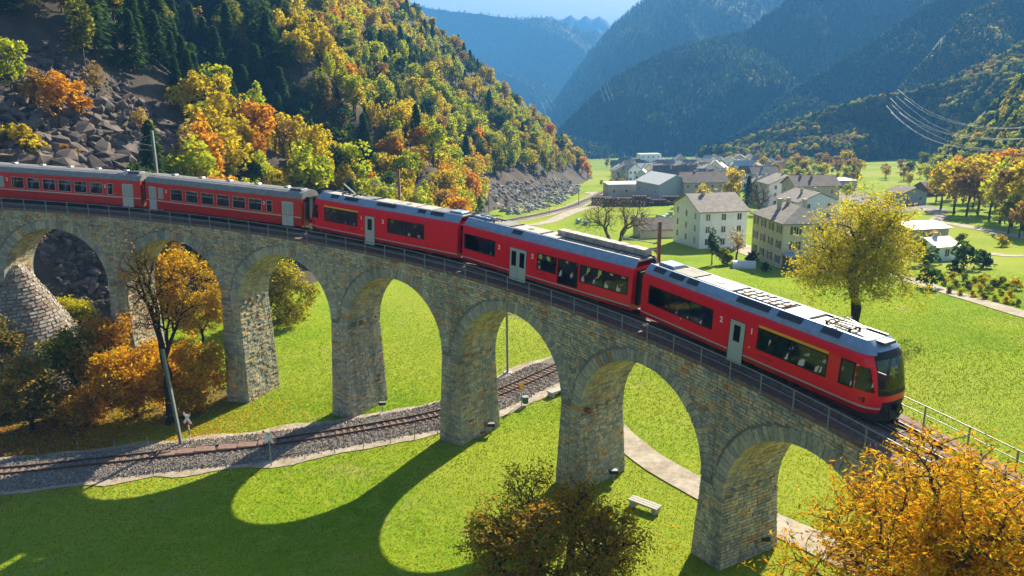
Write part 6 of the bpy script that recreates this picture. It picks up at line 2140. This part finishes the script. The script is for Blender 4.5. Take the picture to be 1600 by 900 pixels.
# bottom centre, in the pier's shade
c = atD(862, 850, 34)
big_tree('chestnut_tree', GP(c[0] + .2, c[1] + 1.0), (c[0] - .2, c[1] - .6, c[2] - .6), (5.0, 4.4, 4.6), 1100, 24000, (.24, .075), [('olive', .38), ('rust', .36), ('orange', .26)], 'dark olive and russet tree with a black trunk at the bottom centre before a pier', 6, spread=.26, bark='darkbark', lo=.45, flat=-.4, r_tip=.014, lobes=17)
# left: dark trunk in front of the piers
p = gpt(266, 662); c = atD(262, 470, p[1])
big_tree('chestnut_tree', p, (c[0], c[1], c[2] + .8), (4.4, 3.6, 5.6), 800, 2200, (.26, .12), [('orange', .7), ('rust', .3)], 'gnarled nearly bare tree with a thick black trunk before the left piers', 7, spread=.3, bark='darkbark', r_tip=.0115, lo=.35, flat=-.7, trunk_frac=.2, lobes=18)
for (x, y, D, rx, rz, n_, cols, lb, sd) in [
    (205, 590, 64, 3.9, 4.0, 17000, [('orange', .75), ('gold', .25)], 'low orange-leaved tree left of the gnarled dark trunk', 21),
    (160, 545, 67, 3.2, 3.4, 11000, [('orange', .6), ('rust', .4)], 'orange bush tree between the grey-green shrub and the gnarled trunk', 31),
    (305, 590, 65, 3.2, 4.2, 15000, [('orange', .5), ('gold', .5)], 'orange and gold tree just right of the gnarled dark trunk', 22),
    (312, 480, 84, 4.2, 7.0, 18000, [('gold', .6), ('orange', .4)], 'bright gold tree seen through the second arch from the left', 23),
    (245, 440, 82, 3.4, 5.6, 11000, [('orange', .6), ('gold', .4)], 'orange tree deep in the second arch from the left', 24),
    (110, 560, 66, 2.5, 3.6, 8000, [('olive', .8), ('ygreen', .2)], 'grey-green shrub below the pitched stone cone', 25),
    (40, 610, 62, 3.6, 3.2, 9000, [('rust', .6), ('olive', .4)], 'brown shrub in the shadow at the left edge', 26),
    (130, 625, 63, 3.0, 2.4, 7000, [('rust', .5), ('orange', .5)], 'russet shrub in front of the grey-green one, low at the left', 27),
    (448, 462, 92, 4.0, 4.6, 16000, [('olive', .65), ('gold', .35)], 'rounded olive bush behind the third arch', 28),
    (112, 482, 76, 1.9, 1.5, 4500, [('ygreen', .5), ('gold', .5)], 'yellow-green bush on the slope under the leftmost arch', 32),
    (-10, 560, 66, 3.0, 4.6, 8000, [('rust', .5), ('dgreen', .5)], 'dark shaded tree cut by the left picture edge', 29)]:
    c = atD(x, y, D); g0 = float(max(valley(c[0], c[1]), min(hill(c[0], c[1]), 9)))
    big_tree('small_tree', (c[0], c[1], g0), (c[0], c[1], max(c[2], g0 + rz * .75)), (rx, rx * .9, rz), 330, int(n_ * .62), (.36, .17), cols, lb, sd, spread=.36, bark='darkbark', r_tip=.009, lo=.3, lobes=14, flat=-1.0, trunk_frac=.1)
# yellow tree right of the train
p = gpt(1336, 512); c = atD(1345, 392, p[1])
big_tree('maple_tree', p, (c[0], c[1], c[2] - .3), (7.8, 7.0, 7.2), 1900, 27000, (.30, .16), [('ygreen', .34), ('gold', .50), ('pale', .16)], 'large yellow-leaved tree on the meadow behind the front of the train', 8, spread=.36, bark='darkbark', r_tip=.0105, lo=.35, flat=-.7, trunk_frac=.02, lobes=46)
# bare trees
p = gpt(962, 402); c = atD(962, 350, p[1])
big_tree('bare_tree', p, c + np.array([0, 0, .5]), (7.6, 6, 4.6), 1500, 900, (.25, .14), 'rust', 'leafless spreading tree behind the middle railcar beside the reddish mast', 9, spread=.3, bark='twig', r_tip=.012, lo=.3, flat=-.4, trunk_frac=.02, n=5)
p = gpt(1188, 335); c = atD(1188, 308, p[1])
big_tree('bare_tree', p, c, (4.2, 4, 4.6), 260, 200, (.3, .2), 'rust', 'small leafless tree in front of the buff hip-roofed house', 10, bark='twig', r_tip=.04, n=4)
p = gpt(652, 330); c = atD(652, 288, p[1])
big_tree('oak_tree', p, c, (6.2, 5, 5.0), 600, 7000, (.38, .26), [('orange', .6), ('gold', .4)], 'broad orange tree with bare dark branches above the railcar roof', 11, spread=.5, bark='darkbark', r_tip=.03, lo=.4, flat=-.3, trunk_frac=.3)
bx_ = [
 # px, base py, height px, shape, colour, label
 (308, 285, 92, 'round', 'pale', 'tall pale yellow birch on the scree edge behind the second carriage'),
 (225, 218, 48, 'round', 'pale', 'small pale yellow birch alone in the middle of the scree'),
 (95, 200, 80, 'round', 'orange', 'large orange tree among the boulders at the upper left'),
 (130, 192, 62, 'round', 'orange', 'orange tree touching the right side of the large one in the scree'),
 (60, 178, 64, 'round', 'rust', 'russet tree at the upper left, above the scree blocks'),
 (150, 160, 60, 'sparse', 'rust', 'thin russet tree over the scree ridge'),
 (40, 240, 50, 'bush', 'gold', 'golden bush between boulders at the left edge'),
 (20, 150, 80, 'round', 'ygreen', 'yellow-green tree at the left picture edge'),
 (110, 250, 26, 'bush', 'rust', 'small russet bush above the first carriage roof'),
 (355, 300, 60, 'round', 'ygreen', 'lime-green tree close behind the second carriage, left of its twin'),
 (412, 306, 72, 'round', 'ygreen', 'taller lime-green tree behind the end of the second carriage'),
 (455, 308, 52, 'tall', 'olive', 'olive shrub tree left of the raised pantograph'),
 (500, 306, 55, 'round', 'ygreen', 'lime-green tree behind the raised pantograph'),
 (540, 312, 60, 'round', 'gold', 'golden tree just right of the raised pantograph'),
 (600, 322, 48, 'round', 'gold', 'golden tree right of the reddish mast'),
 (700, 330, 50, 'round', 'gold', 'golden bushy tree right of the broad orange tree'),
 (390, 232, 70, 'round', 'orange', 'orange tree standing out on the slope above the lime-green trees'),
 (1142, 322, 62, 'round', 'gold', 'tall golden tree in front of the village roofs'),
 (1100, 326, 40, 'round', 'gold', 'lower golden tree left of the tall golden one'),
 (1072, 330, 22, 'bush', 'orange', 'small orange bush in front of the apartment house'),
 (1056, 338, 18, 'bush', 'ygreen', 'small green bush left of the white house roof'),
 (1168, 322, 44, 'cone', 'dgreen', 'dark conifer right of the tall golden tree'),
 (1182, 318, 36, 'round', 'dgreen', 'dark green tree beside the conifer'),
 (1112, 414, 58, 'tall', 'dgreen', 'dark green tree in front of the white house'),
 (1130, 414, 34, 'bush', 'olive', 'olive bush at the right foot of the dark green tree'),
 (1150, 408, 56, 'sparse', 'pale', 'thin pale tree before the white house front'),
 (1175, 412, 26, 'bush', 'dgreen', 'dark hedge bush left of the yellow house'),
 (1196, 425, 20, 'bush', 'dgreen', 'low dark bush at the yellow house corner'),
 (1238, 338, 36, 'round', 'olive', 'olive tree beside the tall brown-roofed house'),
 (1262, 360, 18, 'bush', 'dgreen', 'dark bush in front of the white gabled house'),
 (1322, 315, 30, 'round', 'ygreen', 'pale green tree at the edge of the yard'),
 (1420, 295, 24, 'round', 'gold', 'small golden tree alone on the upper right meadow'),
 (1444, 414, 42, 'bush', 'dgreen', 'dark green tree right of the large yellow tree'),
 (1452, 450, 34, 'bush', 'dgreen', 'dark bush beside the path right of the yellow tree'),
 (1505, 420, 40, 'bush', 'dgreen', 'big dark round shrub on the right meadow'),
 (1535, 418, 30, 'bush', 'dgreen', 'dark shrub touching the big round one'),
 (1490, 425, 22, 'bush', 'dgreen', 'small dark shrub left of the big round one'),
 (1560, 448, 18, 'bush', 'olive', 'vine-like bush in the garden at the right edge'),
 (1585, 452, 18, 'bush', 'gold', 'yellowing bush in the garden at the right edge'),
 (1535, 442, 16, 'bush', 'ygreen', 'bright green bush in the garden row'),
 (1510, 452, 16, 'bush', 'olive', 'olive bush at the near end of the garden row'),
 (1465, 380, 22, 'bush', 'gold', 'golden bush right of the pale-roofed shed'),
 (1500, 378, 16, 'bush', 'olive', 'olive bush on the dry-stone bank at the right'),
 (1565, 385, 20, 'bush', 'gold', 'golden bush on the bank at the right edge'),
]
def put(x, yb, hp, sh, col, lb, grp=None, fn=None):
    fn = fn or (lambda a_, b_: np.maximum(valley(a_, b_), hill(a_, b_)))
    p = gpt(x, yb, fn)
    H_ = hp * np.linalg.norm(p - np.array([0, 0, CAM_H])) / FPX * 1.03
    base = {'round': 8.7, 'tall': 9.3, 'sparse': 8.3, 'bush': 2.8, 'cone': 9.3}[sh]
    place_tree(sh, col, p - np.array([0, 0, .15]), H_ / base, rng.uniform(0, 6.28), '', grp, label=lb)
for q in bx_: put(*q)
# orange wood at the right edge and trees dotted over the village
wr = random.Random(77)
spots = [(1470, 322, 64), (1490, 330, 72), (1510, 334, 70), (1528, 330, 78), (1545, 340, 74), (1562, 345, 82), (1580, 350, 88), (1598, 356, 92), (1555, 322, 70), (1585, 330, 84), (1480, 306, 54), (1505, 312, 60), (1535, 306, 62), (1570, 310, 70), (1600, 318, 76), (1462, 312, 46), (1592, 368, 50), (1520, 320, 60), (1610, 345, 84), (1448, 290, 34), (1495, 292, 44), (1575, 362, 54)]
for i, (x, y, h) in enumerate(spots):
    col = wr.choice(['orange', 'rust', 'gold', 'gold', 'ygreen', 'olive', 'gold'])
    put(x, y + 4, h * 1.08, wr.choice(['round', 'round', 'round', 'tall']), col, f'{ADJ[col]} tree in the small wood at the right edge of the meadow', f'{col} trees of the small wood on the right')
for i in range(52):
    x = wr.uniform(925, 1330); y = wr.uniform(262, 300)
    if 1000 < x < 1060 and y > 280: continue
    col = wr.choice(['olive', 'gold', 'dgreen', 'olive', 'ygreen', 'rust'])
    put(x, y, wr.uniform(9, 17), wr.choice(['round', 'round', 'cone', 'tall']) if col == 'dgreen' else 'round', col, f'{ADJ[col]} tree between the houses of the far village', f'{col} village trees')
for i in range(76):
    x = wr.uniform(1150, 1345); y = wr.uniform(262, 292)
    if i > 62: x = wr.uniform(1380, 1480); y = wr.uniform(262, 285) 
    col = wr.choice(['olive', 'gold', 'rust', 'ygreen', 'rust'])
    put(x, y, wr.uniform(17, 30), 'round', col, f'{ADJ[col]} tree along the foot of the right hill', f'{col} trees along the foot of the right hill')
for r_ in range(3):
    for k in range(7):
        x = 1470 + k * 17 + r_ * 8; y = 432 + r_ * 13 + k * 3.2
        put(x, y, 13, 'bush', ('ygreen', 'gold', 'olive')[(k + r_) % 3], f'{ADJ[("ygreen", "gold", "olive")[(k + r_) % 3]]} vine in the garden rows at the right', 'vines in the garden rows')
print('single trees', round(time.time() - T0, 1))

# ------------------------------------------------------------------ grass and fallen leaves
def tufts(n, xr, yr, h, g, sel=None):
    x = g.uniform(*xr, n); y = g.uniform(*yr, n)
    z = valley(x, y)
    px, py, dp = project(np.c_[x, y, z])
    k = (px > -20) & (px < 1620) & (py > 330) & (py < 930)
    k &= g.random(n) < np.clip((125 - dp) / 80, 0, 1)
    d2 = np.full(n, 1e9)
    for q in line[::3]:
        d2 = np.minimum(d2, (x - q[0]) ** 2 + (y - q[1]) ** 2)
    k &= d2 > 3.3 ** 2
    x, y, z, dp = x[k], y[k], z[k], dp[k]
    m_ = len(x); V = []; 
    a_ = g.random((m_, 3)) * 6.28
    hh = h * g.uniform(.5, 1.4, m_) * np.clip(dp / 45, .8, 1.5)
    lean = g.normal(size=(m_, 3, 2)) * .5
    c = np.stack([x, y, z], 1)[:, None]
    w = (.026 * np.clip(dp / 45, .8, 1.5))[:, None]
    b0 = c + np.stack([np.cos(a_) * w, np.sin(a_) * w, 0 * a_ - .02], -1)
    b1 = c - np.stack([np.cos(a_) * w, np.sin(a_) * w, 0 * a_ + .02], -1)
    tp = c + np.stack([lean[..., 0] * hh[:, None], lean[..., 1] * hh[:, None], np.broadcast_to(hh[:, None], a_.shape)], -1)
    V = np.stack([b0, b1, tp], 2).reshape(-1, 3)
    F = np.arange(len(V)).reshape(-1, 3)
    return V, F, np.repeat(np.clip(.5 + fbm(x / 7, y / 7, 3) * .6 + g.normal(size=m_) * .10, 0, 1), 9)
LM['grass'] = leafmat('grass_blades', [(0.15, 0.26, 0.007), (0.20, 0.30, 0.008), (0.27, 0.34, 0.010), (0.34, 0.36, 0.025)], trans=.5, objvar=0)
V, F, r = tufts(560000, (-55, 75), (26, 120), .055, rng)
tag(obj('grass', V, F, LM['grass'], rnd=r), 'short bright green meadow grass around the viaduct', kind='stuff')
print('grass', len(F))
n = 22000
x = np.r_[rng.normal(-36, 9, n), rng.normal(6, 7, 1300)]; y = np.r_[rng.normal(60, 4.5, n), rng.normal(40, 5, 1300)]
z = valley(x, y) + .05
V, F, r = leaf_quads(np.c_[x, y, z], .13, .10, rng, up=.85)
tag(obj('fallen_leaves', V, F, LM['orange'], rnd=r), 'scattered orange leaves fallen on the grass', kind='stuff')
print('done', round(time.time() - T0, 1))
